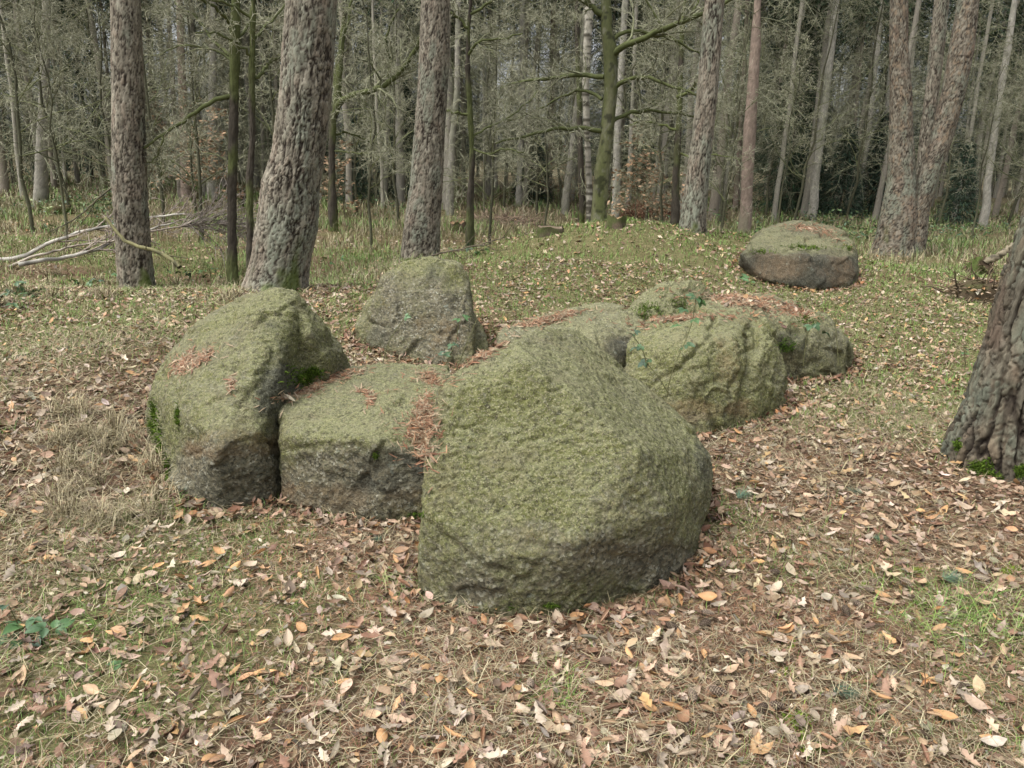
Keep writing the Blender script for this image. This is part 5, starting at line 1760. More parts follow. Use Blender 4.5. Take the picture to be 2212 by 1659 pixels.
mat_on_stone('needles on the crest of the long low boulder', [(1170, 694, 60, 8, -10, 1), (1220, 680, 40, 6, -12, .6), (1395, 705, 10, 8, 0, .1)], 420, 6, wd=.0024)
mat_on_stone('needles on the top and in the fissure of the cracked boulder', [(1470, 688, 70, 6, -3, 1), (1560, 684, 40, 5, 3, .3)], 420, 7, wd=.0024)
mat_on_stone('needle cover with scattered leaves on the wide flat slab', [(1640, 655, 80, 14, 8, 1.0), (1590, 645, 60, 12, 5, .6), (1720, 672, 50, 12, 15, .5)], 1300, 8, wd=.003, leaves=34)
mat_on_stone('pale needles on the domed top of the dark flat sided boulder', [(1755, 494, 55, 8, 6, 1), (1790, 508, 40, 8, 20, .5)], 380, 9, wd=.003, L=(.05, .08), leaves=6)


# ------------------------------------------------------------------ moss cushions
def moss_on(parent, patches, n, seed, hits=stone_hit, size=.010, mat=M_MOSS, name='moss', P=((0.075, 0.125, 0.016), (0.11, 0.165, 0.025), (0.05, 0.085, 0.012))):
    r_ = np.random.default_rng(seed)
    pos, nrm = [], []
    for (u, v, ru, rv, wt) in patches:
        for _ in range(int(n * wt)):
            a, b = r_.normal(0, .45, 2)
            h_ = hits(u + ru * a, v + rv * b)
            if h_ is None: continue
            pos.append(tuple(h_[0]))
            nrm.append(tuple(h_[1]))
    if not pos: return None
    pos, nrm = np.array(pos), norm(np.array(nrm))
    kk = (fbm(pos * 22, 3, seed) + r_.normal(0, .25, len(pos))) > -.05
    pos, nrm = pos[kk], nrm[kk]
    m = len(pos)
    d = norm(nrm + r_.normal(0, .55, (m, 3)) + np.array([0, 0, .2]))
    sd = norm(np.cross(d, r_.normal(size=(m, 3))))
    s_ = r_.uniform(.6, 1.5, (m, 1)) * size
    V = np.stack([pos - sd * s_ * .22, pos + sd * s_ * .22, pos + d * s_ * 1.5], 1).reshape(-1, 3)
    C = np.repeat(pick(np.array(P), m, r_, .6, 1.4), 3, 0)
    S = Soup()
    org = np.array(parent.location) if parent is not None else pos.mean(0)
    S.add(V, np.arange(m * 3).reshape(-1, 3), C)
    o = link(name, S.mesh(name, org, smooth=False), mat, parent)
    if parent is None: o.location = org
    o['kind'] = 'stuff'
    return o


moss_on(S1, [(650, 815, 36, 20, 1), (680, 800, 22, 12, .4), (330, 905, 10, 40, .8), (345, 960, 8, 40, .5), (360, 1010, 8, 30, .3), (385, 900, 5, 24, .2)], 1300, 11, size=.012)
moss_on(S2, [(900, 1112, 18, 8, .6), (705, 1110, 14, 6, .3), (812, 985, 8, 8, .2)], 500, 12, size=.009)
moss_on(S3, [(1110, 1312, 18, 6, .4), (1190, 1308, 20, 6, .4)], 500, 13, size=.008)
moss_on(S7, [(1400, 670, 34, 20, 1), (1460, 650, 40, 26, .6)], 900, 14, size=.012, P=((0.08, 0.13, 0.02), (0.11, 0.17, 0.03)))
moss_on(S8, [(1735, 675, 16, 26, 1), (1700, 745, 20, 16, .8), (1750, 690, 20, 14, .6)], 700, 15, size=.012, P=((0.08, 0.14, 0.02), (0.05, 0.09, 0.015)))
moss_on(S9, [(1740, 535, 50, 6, 1), (1650, 545, 30, 6, .4), (1830, 535, 20, 6, .3)], 500, 16, size=.02, P=((0.08, 0.13, 0.02), (0.11, 0.17, 0.03)))

# moss at the foot of the right hand trunk: rays against its own mesh
rt = [o for o in bpy.data.objects if o.type == 'EMPTY' and o.get('label', '').startswith('deeply furrowed')][0]
rtm = rt.children[0]
_co = np.empty(len(rtm.data.vertices) * 3, np.float32)
rtm.data.vertices.foreach_get('co', _co)
_co = _co.reshape(-1, 3) + RIGHT_TREE
rt_bv = BVHTree.FromPolygons([Vector(c) for c in _co], [tuple(p.vertices) for p in rtm.data.polygons])


def rt_hit(u, v):
    h_ = rt_bv.ray_cast(Vector(EYE), Vector(ray(u, v)).normalized())
    return None if h_[0] is None else (h_[0], h_[1])


moss_on(rt, [(2118, 1015, 24, 20, 1), (2150, 1035, 16, 12, .5), (2068, 962, 10, 14, .25), (2205, 1020, 12, 14, .3)], 2200, 17, hits=rt_hit, size=.014)


# moss in the floor
def floor_hit(u, v):
    p = gpt(u, v)
    if not free(p[:1], p[1:2], .02)[0]: return None
    p[2] = gz(p[0], p[1])[0]
    return (p, np.array([0, 0, 1.0]))


fm = moss_on(None, [(2190, 1240, 40, 14, 1), (1975, 1235, 20, 8, .4), (1870, 1270, 22, 8, .4), (1720, 1560, 40, 20, .6), (1720, 1600, 40, 20, .6), (1760, 1620, 26, 12, .4), (1990, 1310, 30, 10, .4), (1700, 1460, 30, 10, .3), (2010, 640, 60, 14, .5), (1900, 620, 50, 14, .5),
                    (400, 1100, 30, 10, .3), (1700, 1400, 30, 10, .3)], 420, 18, hits=floor_hit, size=.014, name='moss', P=((0.17, 0.26, 0.03), (0.22, 0.30, 0.05), (0.12, 0.18, 0.03)))
tag(fm, 'yellow green moss cushions between the leaves on the floor', 'moss', kind='stuff')

# ------------------------------------------------------------------ pine cones
def cone_mesh():
    S = Soup()
    n = 14
    th = np.arange(10) / 10 * 2 * math.pi
    rows = []
    for i in range(n):
        t = i / (n - 1)
        rr_ = math.sin(math.pi * (0.08 + .86 * t)) ** .8 * (0.30 - .10 * t)
        for k, a in enumerate(th):
            rows.append((t - .5, math.cos(a) * rr_, math.sin(a) * rr_))
    V = np.array(rows)
    I = np.arange(n * 10).reshape(n, 10)
    Q = np.stack([I[:-1], np.roll(I[:-1], -1, 1), np.roll(I[1:], -1, 1), I[1:]], -1).reshape(-1, 4)
    S.add(V, Q, np.array([.07, .05, .035]))
    for i in range(78):
        t = (i + .5) / 78
        a = i * 2.39996
        rr_ = math.sin(math.pi * (0.08 + .86 * t)) ** .8 * (0.31 - .10 * t)
        c, s_ = math.cos(a), math.sin(a)
        o_ = np.array([0, c, s_])
        tt = np.array([0, -s_, c])
        ax_ = np.array([1.0, 0, 0])
        p = ax_ * (t - .5) + o_ * rr_ * .8
        w_ = .075 * (1.2 - .5 * t)
        tip = p + ax_ * .06 + o_ * .085
        V = np.array([p - tt * w_ * .6, p + tt * w_ * .6, tip + tt * w_, tip - tt * w_, tip + o_ * .0 + ax_ * .035])
        S.add(V, np.array([[0, 1, 2], [0, 2, 3], [3, 2, 4]]), np.array([.20, .155, .115]) * rl.uniform(.8, 1.3))
    me = S.mesh('pine_cone', smooth=False)
    me.materials.append(M_CONE)
    return me


cm = cone_mesh()
for (u, v, lab) in ((1449, 1364, 'grey pine cone leftmost of a loose row, right below the largest front boulder'), (1527, 1336, 'upper pine cone of a close pair below the largest front boulder'), (1522, 1356, 'lower pine cone of a close pair below the largest front boulder'),
                    (1602, 1426, 'lone pine cone standing steep in mossy grass below the pair of cones'), (1826, 1332, 'pine cone lying left of another in front of the mossy patch'), (1850, 1314, 'pine cone touching moss, right neighbour of another cone'),
                    (1876, 1282, 'pine cone between two moss cushions right of centre'), (1955, 1273, 'pine cone beside a rolled orange leaf at the right'), (1673, 1248, 'pine cone among pale leaves right of the largest front boulder'),
                    (1495, 1515, 'darker pine cone left of two in the bottom middle'), (1548, 1506, 'pine cone right of a darker one in the bottom middle'), (1645, 1544, 'open scaled pine cone left of its twin near the bottom'),
                    (1673, 1538, 'open scaled pine cone right of its twin near the bottom'), (2072, 1498, 'pine cone below the long green grass'), (1905, 1548, 'pine cone in brown leaves at the bottom right'),
                    (1709, 1610, 'pale pine cone lowest of all near the bottom edge'), (1801, 964, 'small pine cone on the slope right of the cracked boulder'), (1145, 1493, 'pine cone near the bottom centre below the largest front boulder')):
    p = gpt(u, v)
    o = link('pine_cone', cm)
    s = rl.uniform(.042, .056)
    o.scale = (s, s, s)
    o.location = (p[0], p[1], gz(p[0], p[1])[0] + .024)
    o.rotation_euler = (rl.uniform(0, 6), rl.uniform(-.3, .3), rl.uniform(0, 6.28))
    tag(o, lab, 'pine cone', 'fallen pine cones')


# ------------------------------------------------------------------ brambles
def leaflet():
    rows = 9
    V = []
    for i in range(rows):
        t = i / (rows - 1)
        w_ = math.sin(math.pi * t ** .8) ** .8 * .34 * (1 + .10 * (i % 2)) if 0 < i < rows - 1 else .01
        for s in (-1, -.5, 0, .5, 1):
            V.append((t, s * w_, .10 * abs(s) * w_ * 3 - .25 * t * t + .02 * (i % 2) * abs(s)))
    I = np.arange(rows * 5).reshape(rows, 5)
    Q = np.stack([I[:-1, :-1], I[:-1, 1:], I[1:, 1:], I[1:, :-1]], -1).reshape(-1, 4)
    return np.array(V), Q


LFV, LFQ = leaflet()


def tri_leaf(col):
    S = Soup()
    for a, s, off in ((0, 1.0, .12), (1.25, .8, 0), (-1.25, .8, 0)):
        c, s_ = math.cos(a), math.sin(a)
        Rz = np.array([[c, -s_, 0], [s_, c, 0], [0, 0, 1]])
        V = (LFV * s + np.array([off, 0, 0])) @ Rz.T
        S.add(V, LFQ, np.array(col) * (0.85 + .3 * rl.random((len(V), 1))))
    st = np.array([[[-.45, 0, -.12], [-.2, 0, -.03], [.12, 0, 0]]])
    V, Q = tubes(st, np.array([[.02, .018, .015]]), 4)
    S.add(V, Q, np.array([.14, .13, .06]))
    me = S.mesh('bramble_leaf')
    me.materials.append(M_GREENLEAF)
    return me


TL = [tri_leaf((0.045, 0.095, 0.035)), tri_leaf((0.06, 0.125, 0.04)), tri_leaf((0.05, 0.09, 0.05)), tri_leaf((0.13, 0.19, 0.05))]


def bramble(label, stems, leaves, y, size):
    """stems: picture polylines; leaves: picture points"""
    p0 = at(*stems[0][-1], y)
    base = np.array([p0[0], p0[1], gz(p0[0], p0[1])[0]])
    root = empty('bramble_plant', base)
    tag(root, label, 'bramble')
    for st in stems:
        P = np.array([at(u, v, y + .03 * i) for i, (u, v) in enumerate(st)])
        P = resample(P, 10)[None]
        V, Q = tubes(P, np.linspace(.0022, .0035, 10)[None] * (1 if y < 7 else 1.6), 4)
        S = Soup()
        S.add(V, Q, np.array([.15, .15, .07]))
        link('stem', S.mesh('stem', base), M_TWIG, root)
    for (u, v) in leaves:
        p = at(u, v, y + rl.uniform(-.04, .04))
        g = gz(p[0], p[1])[0] + .015
        p[2] = max(p[2], g)
        o = bpy.data.objects.new('leaf', TL[int(rl.choice(4, p=[.4, .3, .2, .1]))])
        COL.objects.link(o)
        o.parent = root
        o.location = Vector(p - base)
        o.scale = [size * rl.uniform(.6, 1.0)] * 3
        # leaves tip towards the light and hang at all angles
        o.rotation_euler = (rl.normal(0, .35), rl.normal(.15, .4), rl.uniform(0, 6.28))
    return root


bramble('thin bramble shoots before the upright boulder at the back of the chamber', [[(992, 688), (985, 745), (955, 800), (950, 840)], [(875, 685), (840, 735), (825, 790)], [(1030, 690), (1005, 750), (985, 800)]], [(948, 765), (962, 768), (985, 743), (975, 748), (992, 690), (1003, 685), (1015, 683), (876, 684)], 5.0, .055)
bramble('bramble shoot with green leaves rising in front of the cracked boulder', [[(1503, 645), (1500, 690), (1475, 750), (1445, 815), (1440, 860)], [(1393, 780), (1420, 810), (1445, 850)], [(1363, 720), (1386, 750), (1400, 790)]],
        [(1363, 722), (1372, 716), (1386, 748), (1378, 750), (1393, 782), (1402, 778), (1475, 750), (1484, 744), (1461, 705), (1500, 690), (1477, 668), (1502, 645), (1510, 650), (1492, 640)], 4.42, .055)
bramble('single bramble shoot standing behind the flat slab', [[(1608, 600), (1611, 640), (1612, 690)]], [(1604, 603), (1612, 600), (1618, 610), (1600, 598)], 6.75, .075)
bramble('bramble with large dark leaves low at the lower left edge', [[(20, 1310), (40, 1350), (60, 1400)], [(125, 1355), (90, 1370), (60, 1400)]], [(15, 1308), (22, 1345), (45, 1352), (75, 1336), (96, 1356), (122, 1358), (40, 1412), (75, 1392), (52, 1385)], 2.24, .062)
bramble('tiny bramble with two leaves at the foot of the low flat topped boulder', [[(773, 1168), (790, 1180)]], [(773, 1170), (802, 1168)], 3.05, .04)
bramble('small bramble sprig in leaves at the lower left', [[(262, 1463), (264, 1480)]], [(262, 1466)], 2.1, .045)
bramble('bramble stems with pale leaves before the flat slab end', [[(1753, 700), (1742, 730), (1735, 790)], [(1803, 672), (1806, 720), (1812, 790)]], [(1750, 703), (1762, 700), (1803, 674), (1780, 716)], 5.6, .06)
bramble('bramble leaves left of the furrowed trunk at the right edge', [[(2083, 757), (2086, 790)]], [(2080, 762), (2092, 756)], 5.4, .05)
for (u, v, k, lab) in ((180, 605, 6, 'bramble clump right of centre in the left hand hollow'), (60, 628, 7, 'bramble clump at the left edge of the hollow'), (395, 592, 5, 'bramble clump between the straight pine and the slender oaks'),
                       (455, 588, 4, 'small bramble close left of the slender oaks'), (705, 565, 2, 'two yellowish leaves on a shoot right of the thickest pine foot'), (20, 655, 4, 'low bramble at the far left edge below the birch limbs'), (1025, 540, 5, 'bramble at the mossy foot of the thin sapling')):
    p = gpt(u, v + 12)
    y = float(p[1])
    L_ = [(u + rl.normal(0, 24), v + rl.normal(0, 10)) for _ in range(k * 2)]
    bramble(lab, [[(u + rl.normal(0, 15), v - 8), (u, v + 12)] for _ in range(2)], L_, y, .085 if y > 7 else .07)

# low green undergrowth on the far side
S = Soup()
for (u0, u1, y0, y1, n) in ((1620, 2230, 17, 27, 5200), (-40, 240, 15, 22, 1500), (700, 900, 20, 28, 500), (1400, 1640, 19, 26, 500)):
    for blk in range(1):
        yy = np.sqrt(rg.uniform(y0 ** 2, y1 ** 2, n))
        uu = rg.uniform(u0, u1, n)
        xx = (uu - 1106) / FPX * (yy * math.cos(PITCH) + 1.6 * math.sin(PITCH))
        ck = n2(xx, yy, .7, 140, 3)
        kk = ck > -.05
        xx, yy, ck = xx[kk], yy[kk], ck[kk]
        m = len(xx)
        hh = rg.random(m) * (.15 + .5 * np.clip(ck, 0, 1))
        nr = rg.normal(0, .5, (m, 3)) + np.array([0, 0, 1.0])
        C = pick(np.array([(0.06, 0.13, 0.04), (0.10, 0.17, 0.05), (0.05, 0.10, 0.045), (0.16, 0.19, 0.07)]), m, rg)
        scatter(S, LT_FAR[1], xx, yy, gh(xx, yy) + hh, nr, rg.uniform(0, 6.28, m), rg.uniform(.06, .13, m), C, rg)
tag(link('undergrowth', S.mesh('undergrowth', smooth=False), M_GREENLEAF), 'low green bramble and fern growth along the forest edge', 'undergrowth', kind='stuff')


# ------------------------------------------------------------------ fallen limbs, logs, stumps
def limb_thing(name, label, cat, pts, y, r0, r1, col, levels=(), seed=0, dy=0.0, sides=8, tipc=None, rmin=.003, lift=0.0, ylist=None):
    n = len(pts)
    ys = ylist or [y + dy * i / (n - 1) for i in range(n)]
    P = np.array([at(u, v, yy) for (u, v), yy in zip(pts, ys)])
    for i in range(n):
        P[i, 2] = max(P[i, 2], gz(P[i, 0], P[i, 1])[0] + r0 * .5 + lift)
    P, Rr = resample(P, 20, np.linspace(r0, r1, n))
    P[1:-1] += np.random.default_rng(seed).normal(0, r0 * .25, (18, 3))
    base = P[0].copy()
    root = empty(name, base)
    tag(root, label, cat)
    V, Q = tubes(P[None], Rr[None], sides)
    col = np.array(col)
    t = sstep(.1, .3, fbm(V * np.array([9, 9, 9]), 3, seed))[:, None]
    S = Soup()
    S.add(V, Q, col * (1 - t) + col * .35 * t)
    link('limb', S.mesh('limb', base), M_SMOOTHBARK, root)
    if levels:
        S = Soup()
        A, B = P[None], Rr[None]
        r_ = np.random.default_rng(seed + 1)
        for li, (nn, lo, hi, K, sp, cu, up, rm) in enumerate(levels):
            A, B = sprout(A, B, nn, lo, hi, K, sp, cu, up, rm, rmin, tmin=.3 if li == 0 else .15, r=r_)
            g = gh(A[:, :, 0].ravel(), A[:, :, 1].ravel()).reshape(A.shape[:2])
            A[:, :, 2] = np.maximum(A[:, :, 2], g + .01)
            V, Q = tubes(A, B, 4)
            S.add(V, Q, (np.array(tipc) if tipc is not None else col) * np.repeat(r_.uniform(.6, 1.2, len(A)), K * 4)[:, None])
        link('twigs', S.mesh('twigs', base), M_TWIG, root)
    return root


BW, BT_ = (0.38, 0.36, 0.31), (0.24, 0.20, 0.165)
limb_thing('birch_limb', 'longer fallen white birch limb arching from the left edge to the straight pine', 'branch', [(-40, 596), (0, 582), (40, 563), (75, 540), (110, 520), (160, 507), (200, 496), (248, 487), (320, 470), (400, 462)], 11.4, .038, .014, BW,
           [(16, .14, .34, 8, 35, .08, .03, .5), (6, .3, .6, 5, 40, .12, .02, .6)], 3, dy=.6, tipc=BT_, rmin=.006)
limb_thing('birch_limb', 'lower fallen white birch limb lying nearly flat left of the straight pine', 'branch', [(40, 572), (90, 562), (150, 556), (190, 542), (230, 534), (252, 512), (300, 500), (380, 480)], 10.6, .032, .012, BW,
           [(18, .16, .38, 8, 32, .09, .02, .5), (6, .3, .6, 5, 40, .12, .02, .6)], 5, dy=1.2, tipc=BT_, rmin=.006)
limb_thing('birch_limb', 'thin dark streaked birch limb between the two white ones', 'branch', [(20, 578), (70, 553), (110, 545), (150, 532), (210, 524), (260, 520)], 11.0, .022, .010, (0.33, .29, .23), [(8, .2, .4, 7, 35, .1, .05, .5)], 7, dy=.3, tipc=BT_, rmin=.005)
limb_thing('brushwood', 'grey heap of fine birch twigs right of the straight pine', 'brushwood', [(320, 500), (350, 496), (400, 488), (440, 486), (495, 480)], 11.4, .014, .006, BT_,
           [(44, .5, 1.1, 8, 28, .08, .03, .7), (5, .25, .6, 5, 35, .12, .02, .7)], 9, dy=.4, tipc=(0.27, .235, .20), rmin=.006)
limb_thing('oak_limb', 'mossy broken limb leaning across the foot of the straight pine', 'branch', [(228, 470), (250, 500), (277, 527), (342, 543), (370, 560), (388, 577)], 10.0, .018, .030, (0.16, 0.15, 0.07), [(4, .2, .4, 6, 50, .1, .05, .4)], 13, dy=-.3, tipc=(.17, .16, .09), rmin=.006)
limb_thing('fallen_branch', 'dead twiggy branch arching over the grass left of the straight pine', 'branch', [(250, 400), (215, 425), (185, 455), (150, 480), (110, 500)], 10.9, .015, .005, (.12, .11, .07), [(8, .3, .6, 6, 35, .1, -.05, .6)], 15, rmin=.005)
limb_thing('fallen_branch', 'slim dark branch lying before the crest, mid left', 'branch', [(905, 560), (960, 545), (1030, 530), (1090, 512)], 10.6, .012, .006, (.12, .10, .07), [(10, .3, .6, 6, 40, .1, .0, .6)], 17, rmin=.005)
limb_thing('fallen_branch', 'dark branch lying along the bank at the left edge', 'branch', [(-20, 812), (40, 808), (110, 800), (180, 790), (250, 785)], 4.75, .014, .005, (.10, .09, .06), [(5, .1, .3, 5, 40, .1, 0, .5)], 19, dy=.2)
TWG = (.19, .155, .11)
for (pts, lab, rr0) in (([(640, 1235), (700, 1200), (735, 1175)], 'mossy twig slanting in front of the low flat topped boulder', .006), ([(905, 1310), (935, 1345), (930, 1400), (905, 1430)], 'pale forked twig at the lower left corner of the largest front boulder', .005),
                        ([(1700, 1395), (1790, 1370), (1880, 1350), (1925, 1350)], 'long dark twig among moss at the lower right', .005), ([(1820, 1585), (1812, 1640), (1818, 1675)], 'thick pale twig upright near the bottom edge', .009),
                        ([(1900, 1205), (1960, 1220), (2040, 1212)], 'thin pale twig below the furrowed trunk', .004), ([(2130, 880), (2060, 830), (2010, 770)], 'bare twiggy sprig left of the furrowed trunk', .004),
                        ([(90, 1545), (160, 1530), (250, 1515)], 'brown twig lying at the bottom left', .006), ([(620, 1590), (650, 1620), (690, 1640)], 'dark slanting twig at the bottom left of centre', .007),
                        ([(1000, 1380), (1040, 1400), (1090, 1405)], 'short twig below the largest front boulder', .005), ([(1780, 1020), (1830, 1005), (1880, 985)], 'mossy green twig on the right hand floor', .006),
                        ([(330, 1180), (380, 1165), (450, 1172)], 'fine twig before the peaked boulder', .004), ([(60, 700), (130, 690), (210, 688)], 'thin twig on the crest at the left', .006)):
    y0 = float(gpt(*pts[0])[1])
    limb_thing('fallen_twig', lab, 'twig', pts, y0, rr0, rr0 * .5, TWG, [(3, .2, .5, 5, 40, .1, .05, .6)], int(pts[0][0]), sides=5, ylist=[float(gpt(*q)[1]) for q in pts], rmin=.002)


def stump(name, label, u, v, rad, h, col, top, seed, tilt=(0, 0), y=None, cat='tree stump'):
    p = gpt(u, v)
    r_ = np.random.default_rng(seed)
    na, nz = 28, 12
    th = np.arange(na) / na * 2 * math.pi
    TH, T = np.meshgrid(th, np.linspace(0, 1, nz))
    jag = h * (1 + .35 * fbm(np.stack([np.cos(th) * 2 + seed, np.sin(th) * 2, 0 * th], 1), 3, seed))
    RR_ = rad * (1 + .5 * np.exp(-T * 5)) * (1 + .18 * np.sin(TH * 4 + seed) * (1 - T * .5))
    V = np.stack([np.cos(TH) * RR_, np.sin(TH) * RR_, T * (jag[None] + .25) - .25], -1).reshape(-1, 3)
    V += (fbm(V * 18, 3, seed) * rad * .14)[:, None] * norm(V * np.array([1, 1, 0]))
    I = np.arange(na * nz).reshape(nz, na)
    Q = np.stack([I[:-1], np.roll(I[:-1], -1, 1), np.roll(I[1:], -1, 1), I[1:]], -1).reshape(-1, 4)
    mo = sstep(0, .5, fbm(V * 9, 3, seed + 2) + .2)[:, None] * .75
    C = np.array(col) * (1 - mo) + np.array([.058, .082, .02]) * mo
    root = empty(name, (p[0], p[1], gz(p[0], p[1])[0]))
    root.rotation_euler = (tilt[0], tilt[1], 0)
    tag(root, label, cat)
    S = Soup()
    S.add(V, Q, C)
    link('bark', S.mesh('bark'), M_BARK, root)
    S = Soup()
    inner = V.reshape(nz, na, 3)[-1] * np.array([.93, .93, 1]) - np.array([0, 0, .01])
    ring = inner * np.array([.5, .5, 1]) + np.array([0, 0, 1]) * (r_.normal(0, h * .12, (na, 1)) - .01)
    cpt = np.array([[0, 0, h * .8]])
    S.add(np.vstack([inner, ring, cpt]), np.concatenate([np.stack([np.arange(na), np.roll(np.arange(na), -1), na + np.roll(np.arange(na), -1)], 1), np.stack([np.arange(na), na + np.roll(np.arange(na), -1), na + np.arange(na)], 1),
          np.stack([na + np.arange(na), na + np.roll(np.arange(na), -1), np.full(na, 2 * na)], 1)]), np.array(top))
    link('cut_wood', S.mesh('cut_wood'), M_BARK, root)
    return root


stump('tree_stump', 'mossy broken stump right of the furrowed pine', 990, 500, .20, .20, (.10, .075, .05), (.19, .12, .07), 3)
stump('tree_stump', 'low flat cut stump in leaves before the crest', 1188, 503, .20, .09, (.10, .08, .055), (.14, .11, .075), 5)
stump('tree_stump', 'small stump at the foot of the smooth beech', 1330, 490, .13, .14, (.13, .10, .07), (.26, .18, .10), 7)
stump('broken_stump', 'jagged dark stump close against the red barked straight pine', 1592, 452, .12, .34, (.09, .06, .045), (.16, .09, .05), 9, (0, -.25))
stump('wooden_post', 'short pale weathered post before the mossy slender oak', 503, 592, .075, .42, (.33, .29, .22), (.40, .36, .28), 11, cat='post')
stump('broken_stump', 'small dark stump between the two slender oaks', 522, 446, .14, .40, (.07, .05, .04), (.12, .08, .05), 13)


def root_mound(label, u, v, wid, h, col, seed, n=160, moss=.3, leafcap=0):
    p = gpt(u, v)
    base = np.array([p[0], p[1], gz(p[0], p[1])[0]])
    r_ = np.random.default_rng(seed)
    root = empty('root_mound', base)
    tag(root, label, 'root mound')
    na, nz = 40, 14
    TH, T = np.meshgrid(np.arange(na) / na * 2 * math.pi, np.linspace(0, 1, nz))
    rr_ = np.cos(T * math.pi / 2) ** .7
    V = np.stack([np.cos(TH) * rr_ * wid, np.sin(TH) * rr_ * wid * .6, np.sin(T * math.pi / 2) * (h + .22) - .25], -1).reshape(-1, 3)
    V *= (1 + .35 * fbm(V * 4 / wid * .6 + seed, 3, seed))[:, None]
    I = np.arange(na * nz).reshape(nz, na)
    Q = np.stack([I[:-1], np.roll(I[:-1], -1, 1), np.roll(I[1:], -1, 1), I[1:]], -1).reshape(-1, 4)
    mo = sstep(.3 - moss, .8 - moss, fbm(V * 5, 3, seed + 2))[:, None] * moss * 2
    mo = np.clip(mo, 0, .9)
    S = Soup()
    S.add(V, Q, np.array(col) * .6 * (1 - mo) + np.array([.058, .082, .02]) * mo)
    link('soil', S.mesh('soil'), M_BARK, root)
    S = Soup()
    a = r_.uniform(0, 6.28, n)
    t = r_.uniform(0, 1, n) ** 1.3
    rr2 = np.cos(t * math.pi / 2) ** .7
    P0 = np.stack([np.cos(a) * rr2 * wid * .9, np.sin(a) * rr2 * wid * .55, np.sin(t * math.pi / 2) * h * .9], 1)
    d = norm(P0 * np.array([1, 1.5, .8]) + r_.normal(0, .35, (n, 3)) * wid)
    K = 6
    P = np.empty((n, K, 3))
    P[:, 0] = P0
    ln = r_.uniform(.3, 1.0, n) * wid * .7
    for k in range(1, K):
        d = norm(d + r_.normal(0, .3, (n, 3)) + np.array([0, 0, -.06]))
        P[:, k] = P[:, k - 1] + d * (ln / K)[:, None]
    Rr = np.linspace(1, .4, K)[None] * r_.uniform(.006, .016, n)[:, None]
    V, Q = tubes(P, Rr, 4)
    S.add(V, Q, np.array(col) * np.repeat(r_.uniform(.7, 1.9, n), K * 4)[:, None])
    o = link('roots', S.mesh('roots'), M_TWIG, root)
    if leafcap:
        S = Soup()
        x = r_.normal(0, wid * .5, leafcap)
        y = r_.normal(0, wid * .35, leafcap)
        z = h * np.exp(-(x / wid) ** 2 - (y / wid / .6) ** 2) * 1.02
        scatter(S, LT_FAR[1], x, y, z, np.array([0, 0, 1.0]) + r_.normal(0, .5, (leafcap, 3)), r_.uniform(0, 6.28, leafcap), r_.uniform(.05, .08, leafcap), leaf_cols(leafcap, r_), r_)
        q = link('leaf_cover', S.mesh('leaf_cover', smooth=False), M_LEAF, root)
        q['kind'] = 'stuff'
    return root


root_mound('brown heap of upturned roots right of the smooth beech', 1405, 474, .85, .46, (.13, .075, .045), 21, 420, .05, 60)
root_mound('mossy root mound with fern and leaves, far behind the crest centre', 1130, 440, .9, .50, (.10, .075, .045), 23, 160, .45, 120)
root_mound('low brown twig heap in the leaf covered hollow', 1090, 482, 1.0, .16, (.16, .12, .085), 25, 300, .05, 160)
root_mound('small mossy mound left of the straight pine', 128, 462, .4, .22, (.12, .10, .05), 27, 20, .6)
root_mound('bright mossy lump beside the birch limbs', 212, 486, .45, .18, (.12, .10, .05), 29, 10, .6)
root_mound('dark grassy root mound at the left below the slender oaks', 860, 425, .6, .25, (.10, .08, .04), 31, 60, .5)
root_mound('mossy overgrown bank with a dark hollow behind the furrowed trunk', 2130, 652, .55, .26, (.10, .075, .045), 33, 120, .34, 260)
# rotten stump and log at the right
rs = root_mound('mossy rotten stump holding a broken log behind the furrowed trunk', 2112, 594, .24, .30, (.10, .07, .045), 35, 40, .65)
limb_thing('rotten_log', 'short broken log rising to the right from the mossy rotten stump', 'log', [(2128, 566), (2150, 556), (2180, 538), (2212, 520)], float(rs.location.y) - .05, .055, .050, (.20, .17, .115), (), 41, dy=-.1, sides=12)
limb_thing('rotten_log', 'mossy branch hanging down from the rotten stump', 'log', [(2120, 575), (2138, 595), (2150, 625)], float(rs.location.y) - .2, .03, .022, (.14, .14, .05), (), 43, sides=8)

# ------------------------------------------------------------------ fallen pine sprigs and upright dead stalks
def sprig(label, u, v, size, yaw, seed):
    r_ = np.random.default_rng(seed)
    p = gpt(u, v)
    n = 90
    t = r_.uniform(0, 1, n)
    d = norm(np.stack([np.ones(n) * .9, r_.normal(0, .7, n), np.abs(r_.normal(0, .35, n))], 1))
    b = np.stack([t * .5, 0 * t, .08 + 0 * t], 1)
    sd = norm(np.cross(d, np.array([0, 0, 1.0])))
    w_ = .009
    V = np.stack([b - sd * w_, b + sd * w_, b + d * .62], 1).reshape(-1, 3)
    root = empty('pine_sprig', (p[0], p[1], gz(p[0], p[1])[0] + .012), yaw)
    root.scale = (size,) * 3
    tag(root, label, 'pine sprig', 'fallen green pine sprigs')
    S = Soup()
    S.add(V, np.arange(n * 3).reshape(-1, 3), np.repeat(pick(np.array([(.075, .13, .085), (.10, .155, .10)]), n, r_), 3, 0))
    q = link('needles', S.mesh('needles', smooth=False), M_BLADE, root)
    P = np.array([[[-.15, 0, .06], [.2, .01, .09], [.5, 0, .1]]])
    V, Q = tubes(P, np.array([[.025, .02, .012]]), 5)
    S = Soup()
    S.add(V, Q, np.array([.15, .11, .07]))
    link('stem', S.mesh('stem'), M_TWIG, root)


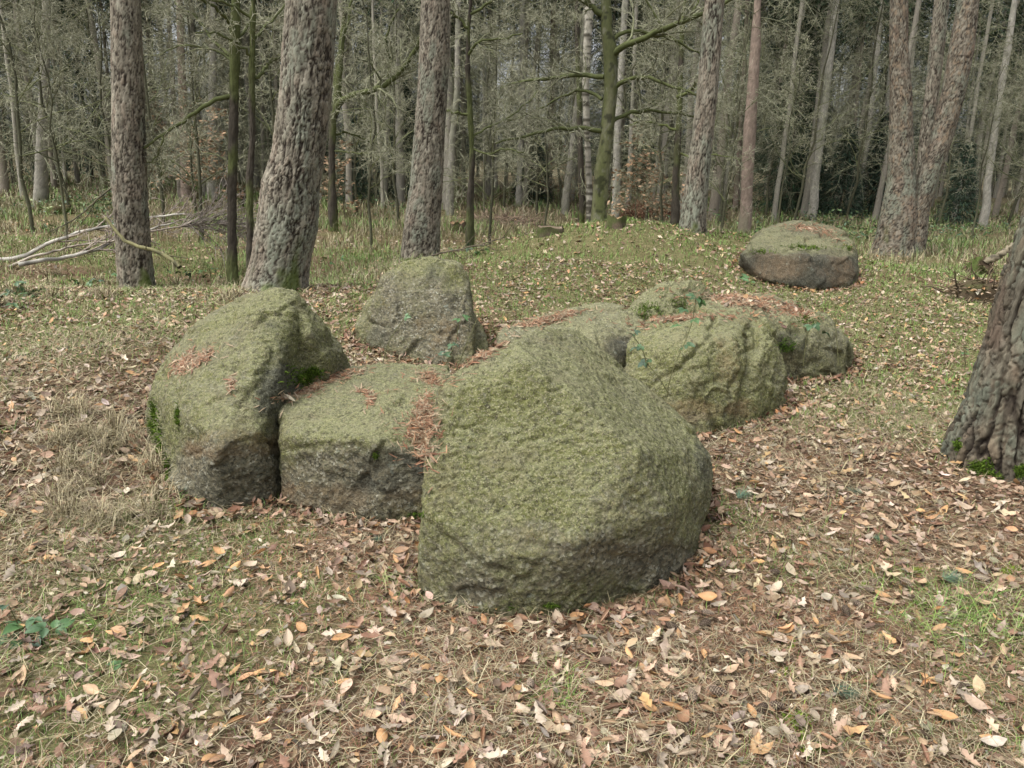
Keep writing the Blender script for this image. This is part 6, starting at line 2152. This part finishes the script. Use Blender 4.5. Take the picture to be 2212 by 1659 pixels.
for i, (u, v, s, lab) in enumerate(((1590, 1085, .12, 'largest green pine sprig, right beside the largest front boulder'), (1865, 1075, .10, 'green pine sprig on the right floor before the furrowed trunk'), (250, 938, .11, 'green pine sprig on the bank left of the peaked boulder'),
                                    (800, 1172, .07, 'small pine sprig before the low flat topped boulder'), (1790, 1495, .11, 'green pine sprig low in the bottom right'), (2030, 1260, .12, 'green pine sprig beside the moss at the right'),
                                    (1620, 1010, .07, 'small pine sprig between the front and the cracked boulder'), (1880, 1170, .08, 'faded pine sprig among pale leaves at the right'))):
    sprig(lab, u, v, s, rl.uniform(0, 6.28), 600 + i)

for i, (u, v, h_, lab) in enumerate(((1830, 1240, .28, 'thin upright dead stalk on the right hand floor'), (1700, 1110, .22, 'thin leafless stalk right of the largest front boulder'), (1990, 1560, .3, 'bare upright stalk at the bottom right'),
                                     (2130, 1400, .26, 'fine stalk in the long green grass'), (1500, 1660, .24, 'fine stalk at the bottom edge right of centre'), (1905, 880, .3, 'tall fine stalk on the slope right of the cracked boulder'),
                                     (1830, 900, .3, 'fine stalk by the end of the cracked boulder'), (1560, 1010, .22, 'fine stalk touching the right side of the largest front boulder'), (1760, 1610, .22, 'fine stalk above the lowest pine cone'))):
    p = gpt(u, v)
    base = np.array([p[0], p[1], gz(p[0], p[1])[0]])
    r_ = np.random.default_rng(700 + i)
    K = 8
    P = base + np.cumsum(np.vstack([[0, 0, -.01], np.tile([r_.normal(0, .15), r_.normal(0, .1), 1.0], (K - 1, 1)) * h_ / K + r_.normal(0, .006, (K - 1, 3))]), axis=0)
    S = Soup()
    A, B = P[None], np.linspace(.0022, .0012, K)[None]
    V, Q = tubes(A, B, 4)
    S.add(V, Q, np.array([.15, .10, .065]))
    A, B = sprout(A, B, 6, .15, .4, 4, 40, .1, .2, .7, .0009, r=r_)
    V, Q = tubes(A, B, 3)
    S.add(V, Q, np.array([.17, .12, .08]))
    o = link('dead_stalk', S.mesh('dead_stalk', base), M_TWIG)
    o.location = base
    tag(o, lab, 'stalk', 'thin dead stalks standing in the litter')
